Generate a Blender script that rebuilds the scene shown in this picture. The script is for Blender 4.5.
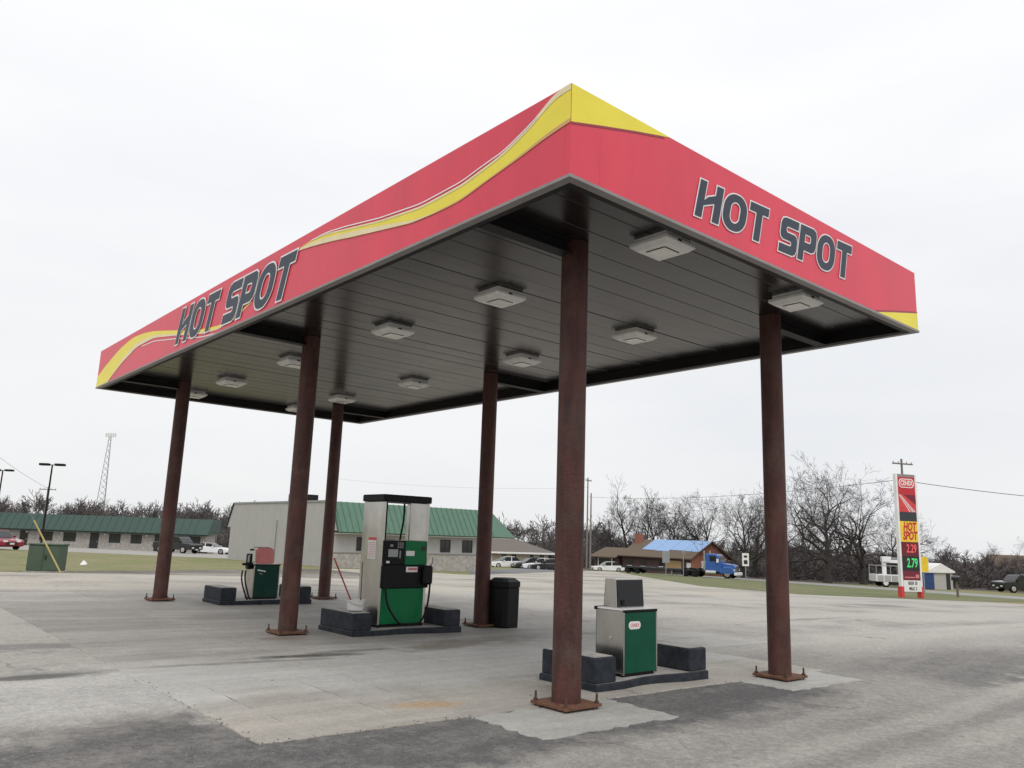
import bpy, bmesh, math, random
from mathutils import Vector, Matrix, geometry
for o in list(bpy.data.objects): bpy.data.objects.remove(o)
SC = bpy.context.scene
COL = SC.collection
R = math.radians

# ------------------------------------------------------------------ camera
FPX, YAW, PITCH, ROLL = 791.66, 0.70725, 0.19092, 0.03495
CAM = Vector((-4.1413, -4.2244, 1.5576))
_f = Vector((math.sin(YAW)*math.cos(PITCH), math.cos(YAW)*math.cos(PITCH), math.sin(PITCH)))
_r0 = Vector((math.cos(YAW), -math.sin(YAW), 0)); _u0 = _r0.cross(_f)
_r = _r0*math.cos(ROLL)+_u0*math.sin(ROLL); _u = -_r0*math.sin(ROLL)+_u0*math.cos(ROLL)
cd = bpy.data.cameras.new('camera'); cam = bpy.data.objects.new('camera', cd); COL.objects.link(cam)
m = Matrix((_r, _u, -_f)).transposed().to_4x4(); m.translation = CAM; cam.matrix_world = m
cd.sensor_width = 36; cd.sensor_fit = 'HORIZONTAL'; cd.lens = FPX/1024*36; cd.clip_end = 6000; cd.clip_start = .05
SC.camera = cam
SC.render.resolution_x, SC.render.resolution_y = 1024, 768
# ------------------------------------------------------------------ sky and sun (overcast)
SUN_EL, SUN_AZ = R(52), R(212)
w = bpy.data.worlds.new('World'); SC.world = w; w.use_nodes = True
nt = w.node_tree; N = nt.nodes; N.clear(); L = nt.links
out = N.new('ShaderNodeOutputWorld'); bg = N.new('ShaderNodeBackground'); bg.inputs[1].default_value = .1
sky = N.new('ShaderNodeTexSky'); sky.sky_type = 'NISHITA'; sky.sun_disc = False
sky.sun_elevation = SUN_EL; sky.sun_rotation = SUN_AZ
tc = N.new('ShaderNodeTexCoord'); mp = N.new('ShaderNodeMapping'); mp.inputs['Scale'].default_value = (1, 1, 4.0)
nz = N.new('ShaderNodeTexNoise'); nz.inputs['Scale'].default_value = 1.6; nz.inputs['Detail'].default_value = 5; nz.inputs['Roughness'].default_value = .5
cr = N.new('ShaderNodeValToRGB')
cr.color_ramp.elements[0].position = .30; cr.color_ramp.elements[0].color = (.868, .882, .912, 1)
cr.color_ramp.elements[1].position = .62; cr.color_ramp.elements[1].color = (.965, .968, .975, 1)
# overcast cloud is a little darker at the horizon than overhead
sx = N.new('ShaderNodeSeparateXYZ'); gr = N.new('ShaderNodeMapRange'); gr.inputs[1].default_value = 0; gr.inputs[2].default_value = .6
gr.inputs[3].default_value = 9.3; gr.inputs[4].default_value = 11.2
vm = N.new('ShaderNodeVectorMath'); vm.operation = 'SCALE'
mx = N.new('ShaderNodeMixRGB'); mx.inputs[0].default_value = .95
L.new(tc.outputs['Generated'], mp.inputs[0]); L.new(mp.outputs[0], nz.inputs[0]); L.new(nz.outputs[0], cr.inputs[0])
L.new(tc.outputs['Generated'], sx.inputs[0]); L.new(sx.outputs[2], gr.inputs[0])
L.new(cr.outputs[0], vm.inputs[0]); L.new(gr.outputs[0], vm.inputs['Scale'])
L.new(sky.outputs[0], mx.inputs[1]); L.new(vm.outputs[0], mx.inputs[2])
L.new(mx.outputs[0], bg.inputs[0]); L.new(bg.outputs[0], out.inputs[0])
sl = bpy.data.lights.new('sun', 'SUN'); sl.energy = 1.25; sl.angle = R(30); sl.color = (1, .97, .93)
so = bpy.data.objects.new('sun', sl); COL.objects.link(so)
so.rotation_euler = Vector((math.sin(SUN_AZ)*math.cos(SUN_EL), math.cos(SUN_AZ)*math.cos(SUN_EL), math.sin(SUN_EL))).to_track_quat('Z', 'Y').to_euler()
vs = SC.view_settings; vs.view_transform = 'Standard'; vs.look = 'None'; vs.gamma = 1; vs.exposure = 0; vs.use_curve_mapping = False

# ------------------------------------------------------------------ terrain and pixel helpers
F2 = Vector((math.sin(YAW), math.cos(YAW))); R2 = Vector((math.cos(YAW), -math.sin(YAW)))
CREASE = (23, 170, 240, 520)
def T(x, y):
    s = (x-CAM.x)*F2.x+(y-CAM.y)*F2.y
    return (.0016*(y-7)-.0137*(x-3.2)-.019*max(0, s-23)+.019*max(0, s-170)+.02*max(0, s-240)-.02*max(0, s-520))
def ray(px, py): return _f*FPX+_r*(px-512)+_u*(384-py)
def G(px, py, dz=0):
    d = ray(px, py); d = d/math.hypot(d.x, d.y); lo, hi = 1, 1500
    for _ in range(50):
        mid = (lo+hi)/2; q = CAM+d*mid
        if q.z-T(q.x, q.y)-dz > 0: lo = mid
        else: hi = mid
    q = CAM+d*lo; return Vector((q.x, q.y, T(q.x, q.y)))
def proj(P):
    d = Vector(P)-CAM; z = d.dot(_f); return 512+FPX*d.dot(_r)/z, 384-FPX*d.dot(_u)/z
def at(px, s):
    y = 540
    for _ in range(12):
        d = ray(px, y); h = d.x*F2.x+d.y*F2.y; P = CAM+d*(s/h); P.z = T(P.x, P.y); y = proj(P)[1]
    return P
def on_x(px, py, X=0): d = ray(px, py); return CAM+d*((X-CAM.x)/d.x)
def on_y(px, py, Y=0): d = ray(px, py); return CAM+d*((Y-CAM.y)/d.y)

# ------------------------------------------------------------------ materials
def mat(name, col, rough=.7, metal=0., var=.12, scale=3., bump=0., bscale=40., col2=None, spec=.5, stretch=(1, 1, 1), dirt=0., emit=0., trans=0., detail=6, perobj=0., coat=0.):
    m = bpy.data.materials.new(name); m.use_nodes = True; n = m.node_tree.nodes; l = m.node_tree.links
    b = n['Principled BSDF']; b.inputs['Roughness'].default_value = rough; b.inputs['Metallic'].default_value = metal
    b.inputs['Specular IOR Level'].default_value = spec; b.inputs['Coat Weight'].default_value = coat
    c = (*col, 1)
    tc = n.new('ShaderNodeTexCoord'); mp = n.new('ShaderNodeMapping'); mp.inputs['Scale'].default_value = stretch; l.new(tc.outputs['Object'], mp.inputs[0])
    nz = n.new('ShaderNodeTexNoise'); nz.inputs['Scale'].default_value = scale; nz.inputs['Detail'].default_value = detail; nz.inputs['Roughness'].default_value = .62
    l.new(mp.outputs[0], nz.inputs[0])
    rp = n.new('ShaderNodeValToRGB'); rp.color_ramp.elements[0].position = .3; rp.color_ramp.elements[1].position = .7
    c2 = col2 if col2 else tuple(min(1, k*(1+var)) for k in col)
    c1 = col if col2 else tuple(k*(1-var) for k in col)
    rp.color_ramp.elements[0].color = (*c1, 1); rp.color_ramp.elements[1].color = (*c2, 1)
    l.new(nz.outputs[0], rp.inputs[0]); last = rp.outputs[0]
    if dirt:
        d = n.new('ShaderNodeTexNoise'); d.inputs['Scale'].default_value = scale*.35; d.inputs['Detail'].default_value = 9; d.inputs['Roughness'].default_value = .7
        l.new(tc.outputs['Object'], d.inputs[0])
        dr = n.new('ShaderNodeMapRange'); dr.inputs[1].default_value = .48; dr.inputs[2].default_value = .75; dr.inputs[3].default_value = 0; dr.inputs[4].default_value = dirt
        l.new(d.outputs[0], dr.inputs[0]); mm = n.new('ShaderNodeMixRGB'); mm.inputs[2].default_value = (.13, .11, .09, 1)
        l.new(dr.outputs[0], mm.inputs[0]); l.new(last, mm.inputs[1]); last = mm.outputs[0]
    if perobj:
        oi = n.new('ShaderNodeObjectInfo'); mr = n.new('ShaderNodeMapRange'); mr.inputs[3].default_value = 1-perobj; mr.inputs[4].default_value = 1+perobj
        l.new(oi.outputs['Random'], mr.inputs[0]); vv = n.new('ShaderNodeVectorMath'); vv.operation = 'SCALE'
        l.new(last, vv.inputs[0]); l.new(mr.outputs[0], vv.inputs['Scale']); last = vv.outputs[0]
    l.new(last, b.inputs['Base Color'])
    rr = n.new('ShaderNodeMapRange'); rr.inputs[3].default_value = max(.02, rough-.08); rr.inputs[4].default_value = min(1, rough+.08)
    l.new(nz.outputs[0], rr.inputs[0]); l.new(rr.outputs[0], b.inputs['Roughness'])
    if bump:
        bn = n.new('ShaderNodeTexNoise'); bn.inputs['Scale'].default_value = bscale; bn.inputs['Detail'].default_value = 4
        l.new(tc.outputs['Object'], bn.inputs[0]); bp = n.new('ShaderNodeBump'); bp.inputs['Strength'].default_value = bump; bp.inputs['Distance'].default_value = .02
        l.new(bn.outputs[0], bp.inputs['Height']); l.new(bp.outputs[0], b.inputs['Normal'])
    if emit: b.inputs['Emission Color'].default_value = c; b.inputs['Emission Strength'].default_value = emit
    if trans: b.inputs['Transmission Weight'].default_value = trans
    return m
M = {}
M['red'] = mat('fascia_red', (.74, .068, .108), .40, var=.10, scale=1.1, dirt=.09, spec=.25, stretch=(1, 1, .35), bump=.12, bscale=1.6)
M['yellow'] = mat('fascia_yellow', (.88, .75, .085), .42, spec=.2, var=.06, scale=1.5)
M['cream'] = mat('fascia_cream', (.83, .70, .42), .45, var=.08)
M['tan'] = mat('fascia_tan', (.68, .38, .14), .45, var=.08)
M['maroon'] = mat('fascia_maroon', (.30, .03, .05), .45, var=.08)
M['letter'] = mat('letter_slate', (.038, .050, .075), .5, var=.15, scale=6, spec=.3)
M['white'] = mat('white_paint', (.78, .77, .75), .45, var=.05, dirt=.15)
M['white2'] = mat('clean_white', (.82, .81, .80), .45, var=.03)
M['trim'] = mat('aluminium_trim', (.27, .25, .245), .5, .2, var=.12, dirt=.3)
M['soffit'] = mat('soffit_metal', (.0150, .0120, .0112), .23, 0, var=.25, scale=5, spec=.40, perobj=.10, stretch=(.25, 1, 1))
M['deck'] = mat('deck_dark', (.02, .02, .022), .8)
M['beam'] = mat('beam_dark', (.014, .013, .014), .55, var=.3, spec=.2)
M['lamp'] = mat('lamp_housing', (.86, .85, .82), .5, var=.08, scale=9, dirt=.25)
M['lens'] = mat('lamp_lens', (.82, .79, .73), .25, var=.04)
M['dark'] = mat('dark_slot', (.02, .02, .02), .6)
M['rust'] = mat('column_rust', (.042, .019, .017), .6, var=.3, scale=9, col2=(.105, .040, .032), bump=.35, bscale=30, stretch=(1, 1, .22), dirt=.35, spec=.3)
M['plate'] = mat('plate_rust', (.075, .034, .022), .8, scale=14, col2=(.20, .085, .042), bump=.4, bscale=60)
M['bolt'] = mat('bolt_rust', (.05, .03, .022), .8, col2=(.10, .05, .03), scale=30)
M['concrete_isl'] = mat('island_concrete', (.40, .385, .36), .85, var=.25, scale=6, dirt=.4, bump=.3)
M['bluegrey'] = mat('island_paint', (.012, .014, .019), .6, scale=9, col2=(.038, .045, .058), bump=.25, bscale=50, dirt=.12, spec=.2)
M['steel'] = mat('stainless', (.50, .485, .46), .24, 1., var=.24, scale=1.6, stretch=(1, 1, .45), dirt=.3, bump=.06, bscale=4)
M['g1'] = mat('pump_green', (.002, .075, .042), .33, var=.12, scale=5, dirt=.08, spec=.22)
M['g2'] = mat('pump_green_light', (.001, .150, .050), .33, var=.10, scale=5, dirt=.06, spec=.22)
M['g3'] = mat('pump_green_dark', (.002, .040, .027), .35, var=.15, scale=5, dirt=.1, spec=.22)
M['black'] = mat('black_plastic', (.008, .008, .009), .5, var=.3, scale=8, spec=.18)
M['rubber'] = mat('rubber', (.008, .008, .008), .6, spec=.2)
M['screen'] = mat('display_glass', (.012, .013, .015), .25, var=.25, spec=.3)
M['grey'] = mat('grey_plastic', (.25, .25, .26), .5)
M['lcd'] = mat('lcd', (.32, .34, .33), .3)
M['pink'] = mat('faded_pink', (.62, .20, .19), .5, var=.12, scale=6)
M['redp'] = mat('sign_red', (.50, .02, .035), .45, var=.1)
M['signred2'] = mat('sign_red_bright', (.62, .05, .05), .45)
M['bucket'] = mat('bucket_plastic', (.70, .69, .67), .45, var=.08, scale=12)
M['broom'] = mat('red_handle', (.30, .03, .025), .5)
M['wood'] = mat('weathered_wood', (.16, .13, .10), .85, var=.3, scale=12, stretch=(6, 6, .6))
M['pole'] = mat('pole_wood', (.20, .18, .16), .85, var=.25, scale=8, stretch=(6, 6, .4))
M['bark'] = mat('bark', (.040, .033, .030), .9, var=.35, scale=6)
M['bark2'] = mat('bark_twigs', (.048, .039, .037), .9, var=.3, scale=4)
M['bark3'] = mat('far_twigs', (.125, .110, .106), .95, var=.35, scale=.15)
M['galv'] = mat('galvanised', (.33, .34, .35), .45, .6, var=.12)
M['glass'] = mat('dark_glass', (.015, .018, .02), .08, var=.2, spec=.7)
M['siding'] = mat('grey_siding', (.42, .41, .40), .7, var=.05, scale=1.5, dirt=.12)
M['stone'] = mat('stone_wall', (.26, .24, .22), .9, scale=5, col2=(.50, .47, .43), bump=.5, bscale=6)
M['groof'] = mat('green_roof', (.085, .170, .118), .4, var=.08, scale=2)
M['groof2'] = mat('green_roof_dark', (.026, .062, .050), .45, var=.12, scale=2)
M['brownroof'] = mat('brown_shingle', (.15, .13, .115), .9, var=.18, scale=20)
M['brownroof2'] = mat('tan_shingle', (.125, .090, .062), .9, var=.25, scale=9, dirt=.3)
M['tanwall'] = mat('tan_wall', (.46, .41, .33), .85, var=.08)
M['brick'] = mat('brick', (.24, .09, .06), .9, scale=14, col2=(.36, .15, .10), bump=.4)
M['dkwall'] = mat('dark_boards', (.085, .05, .048), .85, var=.3, scale=4)
M['tarp'] = mat('blue_tarp', (.22, .36, .60), .45, var=.12, scale=3)
M['ply'] = mat('plywood', (.42, .28, .13), .8, var=.15)
M['bluepaint'] = mat('truck_blue', (.03, .11, .36), .25, var=.06, coat=.5)
M['carwhite'] = mat('car_white', (.80, .80, .80), .22, var=.02, coat=.5)
M['carred'] = mat('car_red', (.28, .015, .040), .22, var=.04, coat=.5)
M['carblack'] = mat('car_black', (.012, .012, .014), .2, var=.1, coat=.5)
M['carsilver'] = mat('car_silver', (.35, .36, .37), .3, .4, coat=.3)
M['chrome'] = mat('chrome', (.6, .6, .6), .2, .9)
M['light'] = mat('lamp_glass', (.75, .75, .72), .15)
M['redlight'] = mat('tail_glass', (.35, .01, .01), .2)
M['boxgreen'] = mat('utility_green', (.058, .092, .058), .6, var=.15, scale=3, dirt=.25)
M['yellowp'] = mat('yellow_pole', (.58, .46, .16), .5)
M['blueb'] = mat('blue_bin', (.02, .05, .16), .5)
M['led_off'] = mat('led_panel', (.02, .015, .018), .35)
M['led_green'] = mat('led_green', (.05, .62, .16), .4, emit=.35)
M['led_red'] = mat('led_red', (.75, .10, .10), .4, emit=.35)
M['panel_red'] = mat('price_red', (.13, .008, .022), .4)
M['panel_maroon'] = mat('panel_maroon', (.16, .012, .03), .4)
M['sign_yellow'] = mat('sign_yellow', (.82, .56, .03), .45)
M['sign_dark'] = mat('sign_dark', (.03, .035, .045), .4)

# ------------------------------------------------------------------ mesh helpers
class MB:
    def __init__(s): s.v = []; s.f = []
    def add(s, vs, fs):
        k = len(s.v); s.v += [tuple(v) for v in vs]; s.f += [tuple(i+k for i in f) for f in fs]; return s
    def box(s, x0, x1, y0, y1, z0, z1, rz=0, piv=None, ch=0):
        if ch:
            c = ch; vs = []
            for z, i in ((z0, c), (z0+c, 0), (z1-c, 0), (z1, c)):
                a, b, d, e = x0+i, x1-i, y0+i, y1-i
                vs += [(a+c-i if i == 0 else a, d, z), (b-(c if i == 0 else 0), d, z), (b, d+(c if i == 0 else 0), z), (b, e-(c if i == 0 else 0), z), (b-(c if i == 0 else 0), e, z), (a+(c if i == 0 else 0), e, z), (a, e-(c if i == 0 else 0), z), (a, d+(c if i == 0 else 0), z)]
            fs = [tuple(range(7, -1, -1)), tuple(range(24, 32))]
            for r_ in range(3):
                for i in range(8):
                    fs.append((r_*8+i, r_*8+(i+1) % 8, r_*8+8+(i+1) % 8, r_*8+8+i))
        else:
            vs = [(x0, y0, z0), (x1, y0, z0), (x1, y1, z0), (x0, y1, z0), (x0, y0, z1), (x1, y0, z1), (x1, y1, z1), (x0, y1, z1)]
            fs = [(3, 2, 1, 0), (4, 5, 6, 7), (0, 1, 5, 4), (1, 2, 6, 5), (2, 3, 7, 6), (3, 0, 4, 7)]
        if rz:
            px, py = piv or ((x0+x1)/2, (y0+y1)/2); c, n = math.cos(rz), math.sin(rz)
            vs = [(px+(x-px)*c-(y-py)*n, py+(x-px)*n+(y-py)*c, z) for x, y, z in vs]
        return s.add(vs, fs)
    def cyl(s, p0, p1, r0, r1=None, n=12, cap=True):
        r1 = r0 if r1 is None else r1
        p0, p1 = Vector(p0), Vector(p1); d = (p1-p0).normalized()
        a = d.orthogonal().normalized(); b = d.cross(a); vs = []
        for p, r in ((p0, r0), (p1, r1)):
            for i in range(n):
                t = 2*math.pi*i/n; vs.append(p+a*(r*math.cos(t))+b*(r*math.sin(t)))
        fs = [(i, (i+1) % n, n+(i+1) % n, n+i) for i in range(n)]
        if cap: fs += [tuple(range(n-1, -1, -1)), tuple(range(n, 2*n))]
        return s.add(vs, fs)
    def tube(s, pts, r, n=8):
        pts = [Vector(p) for p in pts]; k = len(pts); vs = []; prev = None
        for i, p in enumerate(pts):
            d = (pts[min(i+1, k-1)]-pts[max(i-1, 0)]).normalized()
            a = d.orthogonal().normalized() if prev is None else (prev-d*prev.dot(d)).normalized()
            prev = a; b = d.cross(a)
            vs += [p+a*(r*math.cos(2*math.pi*j/n))+b*(r*math.sin(2*math.pi*j/n)) for j in range(n)]
        fs = [(i*n+j, i*n+(j+1) % n, (i+1)*n+(j+1) % n, (i+1)*n+j) for i in range(k-1) for j in range(n)]
        fs += [tuple(range(n-1, -1, -1)), tuple(range((k-1)*n, k*n))]
        return s.add(vs, fs)
    def prism(s, pts, a0, a1, axis='y'):
        """polygon in the plane perpendicular to axis, extruded a0..a1"""
        def mk(p, a): return {'y': (p[0], a, p[1]), 'x': (a, p[0], p[1]), 'z': (p[0], p[1], a)}[axis]
        n = len(pts)
        vs = [mk(p, a0) for p in pts]+[mk(p, a1) for p in pts]
        fs = [tuple(range(n)), tuple(range(2*n-1, n-1, -1))]+[(i, n+i, n+(i+1) % n, (i+1) % n) for i in range(n)]
        return s.add(vs, fs)
    def quad(s, a, b, c, d): return s.add([a, b, c, d], [(0, 1, 2, 3)])
    def build(s, name, m, parent=None, bevel=0, smooth=False, fix=True):
        me = bpy.data.meshes.new(name); me.from_pydata(s.v, [], s.f)
        if fix or bevel:
            bm = bmesh.new(); bm.from_mesh(me)
            if fix: bmesh.ops.recalc_face_normals(bm, faces=bm.faces)
            if bevel:
                es = [e for e in bm.edges if len(e.link_faces) == 2 and e.calc_face_angle(0) > .5]
                bmesh.ops.bevel(bm, geom=es, offset=bevel, segments=2, affect='EDGES', profile=.5, clamp_overlap=True)
            bm.to_mesh(me); bm.free()
        if smooth: me.shade_smooth(); me.set_sharp_from_angle(angle=R(40))
        me.materials.append(M[m] if isinstance(m, str) else m)
        o = bpy.data.objects.new(name, me); COL.objects.link(o)
        if parent: o.parent = parent
        return o
def tag(o, label, cat, group=None):
    o['label'] = label; o['category'] = cat
    if group: o['group'] = group
    return o
def thing(name, label, cat, loc=(0, 0, 0), rz=0, group=None):
    o = bpy.data.objects.new(name, None); o.empty_display_size = .2; COL.objects.link(o); o.location = loc; o.rotation_euler = (0, 0, rz)
    return tag(o, label, cat, group)
def dup(o, parent=None):
    c = o.copy(); COL.objects.link(c)
    if parent: c.parent = parent
    for ch in list(o.children): dup(ch, c)
    return c
def sheet(name, poly, dz, m, kind='structure', parent=None, step=None):
    """flat-lying sheet that follows the piecewise planar terrain"""
    bm = bmesh.new(); vs = [bm.verts.new((p[0], p[1], 0)) for p in poly]; bm.faces.new(vs)
    bmesh.ops.triangulate(bm, faces=bm.faces[:])
    for s in CREASE:
        q = Vector((CAM.x+F2.x*s, CAM.y+F2.y*s, 0))
        bmesh.ops.bisect_plane(bm, geom=bm.verts[:]+bm.edges[:]+bm.faces[:], plane_co=q, plane_no=(F2.x, F2.y, 0), dist=1e-5)
    for v in bm.verts: v.co.z = T(v.co.x, v.co.y)+dz
    bmesh.ops.recalc_face_normals(bm, faces=bm.faces[:])
    for f in bm.faces:
        if f.normal.z < 0: f.normal_flip()
    me = bpy.data.meshes.new(name); bm.to_mesh(me); bm.free(); me.materials.append(M[m] if isinstance(m, str) else m)
    o = bpy.data.objects.new(name, me); COL.objects.link(o)
    if parent: o.parent = parent
    if kind and not parent: o['kind'] = kind
    return o
def text_mesh(body, size, m, name='lettering', parent=None, extrude=.003, bold=.012, shear=0, align='CENTER', xs=1.0):
    c = bpy.data.curves.new(name, 'FONT'); c.body = body; c.size = size; c.extrude = extrude; c.offset = bold*size; c.shear = shear
    c.align_x = align; c.align_y = 'CENTER'; c.resolution_u = 3
    t = bpy.data.objects.new(name, c); COL.objects.link(t)
    dg = bpy.context.evaluated_depsgraph_get(); me = bpy.data.meshes.new_from_object(t.evaluated_get(dg))
    bpy.data.objects.remove(t); me.materials.clear(); me.materials.append(M[m])
    if xs != 1:
        for v in me.vertices: v.co.x *= xs
    o = bpy.data.objects.new(name, me); COL.objects.link(o)
    if parent: o.parent = parent
    return o
# orientation that stands text upright: facing -y, or facing -x
FACE_MY = (R(90), 0, 0); FACE_MX = (R(90), 0, R(-90))

# ------------------------------------------------------------------ ground materials
def lot_material():
    m = bpy.data.materials.new('lot_asphalt'); m.use_nodes = True; n = m.node_tree.nodes; l = m.node_tree.links; b = n['Principled BSDF']
    b.inputs['Roughness'].default_value = .9
    g = n.new('ShaderNodeNewGeometry')
    def noise(scale, detail=6, st=(1, 1, 1), rot=0, rough=.6):
        mp = n.new('ShaderNodeMapping'); mp.inputs['Scale'].default_value = st
        vr = n.new('ShaderNodeVectorRotate'); vr.rotation_type = 'Z_AXIS'; vr.inputs['Angle'].default_value = rot
        l.new(g.outputs['Position'], vr.inputs[0]); l.new(vr.outputs[0], mp.inputs[0])
        t = n.new('ShaderNodeTexNoise'); t.inputs['Scale'].default_value = scale; t.inputs['Detail'].default_value = detail; t.inputs['Roughness'].default_value = rough
        l.new(mp.outputs[0], t.inputs[0]); return t.outputs[0]
    def mr(x, a, b_, c, d, smooth=False):
        t = n.new('ShaderNodeMapRange'); t.inputs[1].default_value = a; t.inputs[2].default_value = b_; t.inputs[3].default_value = c; t.inputs[4].default_value = d
        if smooth: t.interpolation_type = 'SMOOTHSTEP'
        l.new(x, t.inputs[0]); return t.outputs[0]
    def op(o_, a, b_):
        t = n.new('ShaderNodeMath'); t.operation = o_
        for i, q in enumerate((a, b_)):
            if isinstance(q, (int, float)): t.inputs[i].default_value = q
            else: l.new(q, t.inputs[i])
        return t.outputs[0]
    def mixc(f, a, b_):
        t = n.new('ShaderNodeMixRGB')
        for i, q in enumerate((f, a, b_)):
            if isinstance(q, tuple): t.inputs[i].default_value = (*q, 1)
            elif isinstance(q, float): t.inputs[i].default_value = q
            else: l.new(q, t.inputs[i])
        return t.outputs[0]
    def cracks(sc_, wd, thr):
        vo = n.new('ShaderNodeTexVoronoi'); vo.feature = 'DISTANCE_TO_EDGE'; vo.inputs['Scale'].default_value = sc_
        dn = n.new('ShaderNodeTexNoise'); dn.inputs['Scale'].default_value = 2.3; dn.inputs['Detail'].default_value = 6; l.new(g.outputs['Position'], dn.inputs[0])
        ad = n.new('ShaderNodeVectorMath'); ad.operation = 'MULTIPLY_ADD'; ad.inputs[1].default_value = (.55, .55, .55); l.new(dn.outputs[1], ad.inputs[0]); l.new(g.outputs['Position'], ad.inputs[2]); l.new(ad.outputs[0], vo.inputs['Vector'])
        a_ = mr(vo.outputs['Distance'], wd*.4, wd, 1, 0); m_ = mr(noise(.45, 3), thr, thr+.08, 0, 1)
        t_ = n.new('ShaderNodeMath'); t_.operation = 'MULTIPLY'; l.new(a_, t_.inputs[0]); l.new(m_, t_.inputs[1]); return t_.outputs[0]
    def spot(px_, py_, rx, ry, amt):
        q = G(px_, py_); dv = n.new('ShaderNodeVectorMath'); dv.operation = 'SUBTRACT'; dv.inputs[1].default_value = (q.x, q.y, q.z); l.new(g.outputs['Position'], dv.inputs[0])
        sc_ = n.new('ShaderNodeVectorMath'); sc_.operation = 'MULTIPLY'; sc_.inputs[1].default_value = (1/rx, 1/ry, 0); l.new(dv.outputs[0], sc_.inputs[0])
        ln = n.new('ShaderNodeVectorMath'); ln.operation = 'LENGTH'; l.new(sc_.outputs[0], ln.inputs[0])
        nn = noise(2.6, 6, (.4, 1, 1)); ad = n.new('ShaderNodeMath'); ad.operation = 'ADD'; l.new(ln.outputs['Value'], ad.inputs[0]); l.new(mr(nn, .3, .7, -.55, .55), ad.inputs[1])
        return mr(ad.outputs[0], .35, 1.0, amt, 0)
    sp = n.new('ShaderNodeSeparateXYZ'); l.new(g.outputs['Position'], sp.inputs[0]); X, Y = sp.outputs[0], sp.outputs[1]
    big = noise(.22, 5, (1, 1, 1)); streak = noise(.9, 5, (.10, 1, 1), R(-9)); streak2 = noise(.5, 6, (.06, 1, 1), R(4)); fine = noise(26, 6, rough=.75); mid = noise(2.2, 8, rough=.68)
    # driving lane in front of the canopy: bare asphalt, dust elsewhere
    wob = mr(mid, .3, .7, -.28, .28); wob2 = mr(big, .3, .7, -.5, .5)
    yy = op('ADD', op('ADD', Y, wob), wob2); xx = op('ADD', X, wob)
    zA = op('MULTIPLY', mr(xx, -1.75, -1.35, 1, 0, True), mr(yy, 2.2, 2.9, 1, 0, True))
    y2 = op('ADD', Y, wob)
    zB = op('MULTIPLY', op('MULTIPLY', mr(y2, -.35, .65, .2, 1.05, True), mr(y2, 1.7, 2.2, 1, 0, True)), op('MULTIPLY', mr(X, -2.8, -1.6, 0, 1, True), mr(X, 4.2, 6, 1, .25, True)))
    zC = op('MULTIPLY', mr(yy, 1.5, 3.5, .38, 0, True), mr(X, -1, 1.5, .6, 1, True))
    zD = op('MULTIPLY', op('MULTIPLY', mr(yy, -.5, .1, 0, .85, True), mr(yy, 1.2, 2.4, 1, 0, True)), op('MULTIPLY', mr(X, 5.5, 7.5, 0, 1, True), mr(X, 11, 16, 1, 0, True)))
    zC = op('MAXIMUM', zC, zD)
    lane = op('MAXIMUM', op('MAXIMUM', zA, zB), zC)
    wear = mr(streak, .40, .60, .0, 1.0); wear2 = mr(streak2, .40, .60, 0, 1.)
    # pale wheel tracks worn into the lane in front of the canopy
    def band(y0, hw_):
        d = op('ABSOLUTE', op('ADD', op('ADD', Y, mr(streak2, .3, .7, -.25, .25)), -y0), 0.)
        return mr(d, hw_*.3, hw_, 1, 0, True)
    trk = op('MAXIMUM', op('MAXIMUM', band(-.62, .22), band(-1.25, .30)), op('MULTIPLY', band(-2.5, .6), .7))
    trk = op('MULTIPLY', trk, op('MULTIPLY', mr(mid, .3, .6, .5, 1), mr(X, -1.5, 1.0, 0, .8, True)))
    dark = op('MULTIPLY', lane, op('SUBTRACT', 1.0, op('MULTIPLY', wear, .28)))
    dark = op('MULTIPLY', dark, op('SUBTRACT', 1.0, trk))
    dark = op('ADD', dark, op('MULTIPLY', op('MULTIPLY', wear2, mr(big, .42, .60, .05, .60)), mr(lane, 0, .6, 1, 0)))
    dark = op('ADD', dark, op('ADD', mr(mid, .3, .7, -.16, .16), mr(noise(11, 9, rough=.8), .3, .7, -.24, .24)))
    cl = n.new('ShaderNodeClamp'); l.new(dark, cl.inputs[0])
    # dusty gravel towards the back of the lot
    back = mr(Y, 13, 17, 0, 1, True)
    dust = mixc(back, (.415, .392, .355), (.445, .41, .355))
    bb_ = op('MULTIPLY', mr(yy, 2.6, 3.1, 0, 1, True), mr(yy, 4.4, 5.6, 1, 0, True)); dust = mixc(op('MULTIPLY', bb_, mr(X, -.5, 3, .8, .1)), dust, (.50, .49, .465))
    c = mixc(cl.outputs[0], dust, (.092, .089, .088))
    c = mixc(spot(45, 677, .9, .16, .8), c, (.07, .068, .06)); c = mixc(spot(90, 672, .8, .22, .35), c, (.10, .098, .09)); c = mixc(spot(20, 648, 1.3, .55, .7), c, (.15, .145, .145))
    c = mixc(spot(780, 668+50, 1.2, .25, .35), c, (.09, .09, .09)); c = mixc(spot(800, 620, 2.2, .25, .5), c, (.10, .10, .10)); c = mixc(spot(300, 712, .35, .12, .8), c, (.5, .49, .47))
    c = mixc(op('MULTIPLY', cracks(.36, .0065, .56), .75), c, (.06, .058, .057))
    speck = noise(95, 3, rough=.5); c = mixc(mr(speck, .63, .70, 0, .65), c, (.50, .49, .47)); c = mixc(mr(speck, .37, .30, 0, .5), c, (.07, .07, .07))
    grit = noise(9, 9, rough=.78)
    t = n.new('ShaderNodeVectorMath'); t.operation = 'SCALE'; l.new(c, t.inputs[0])
    l.new(op('MULTIPLY', mr(fine, .25, .75, .68, 1.32), op('MULTIPLY', mr(grit, .3, .7, .86, 1.14), mr(mid, .25, .75, .88, 1.12))), t.inputs['Scale'])
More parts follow.
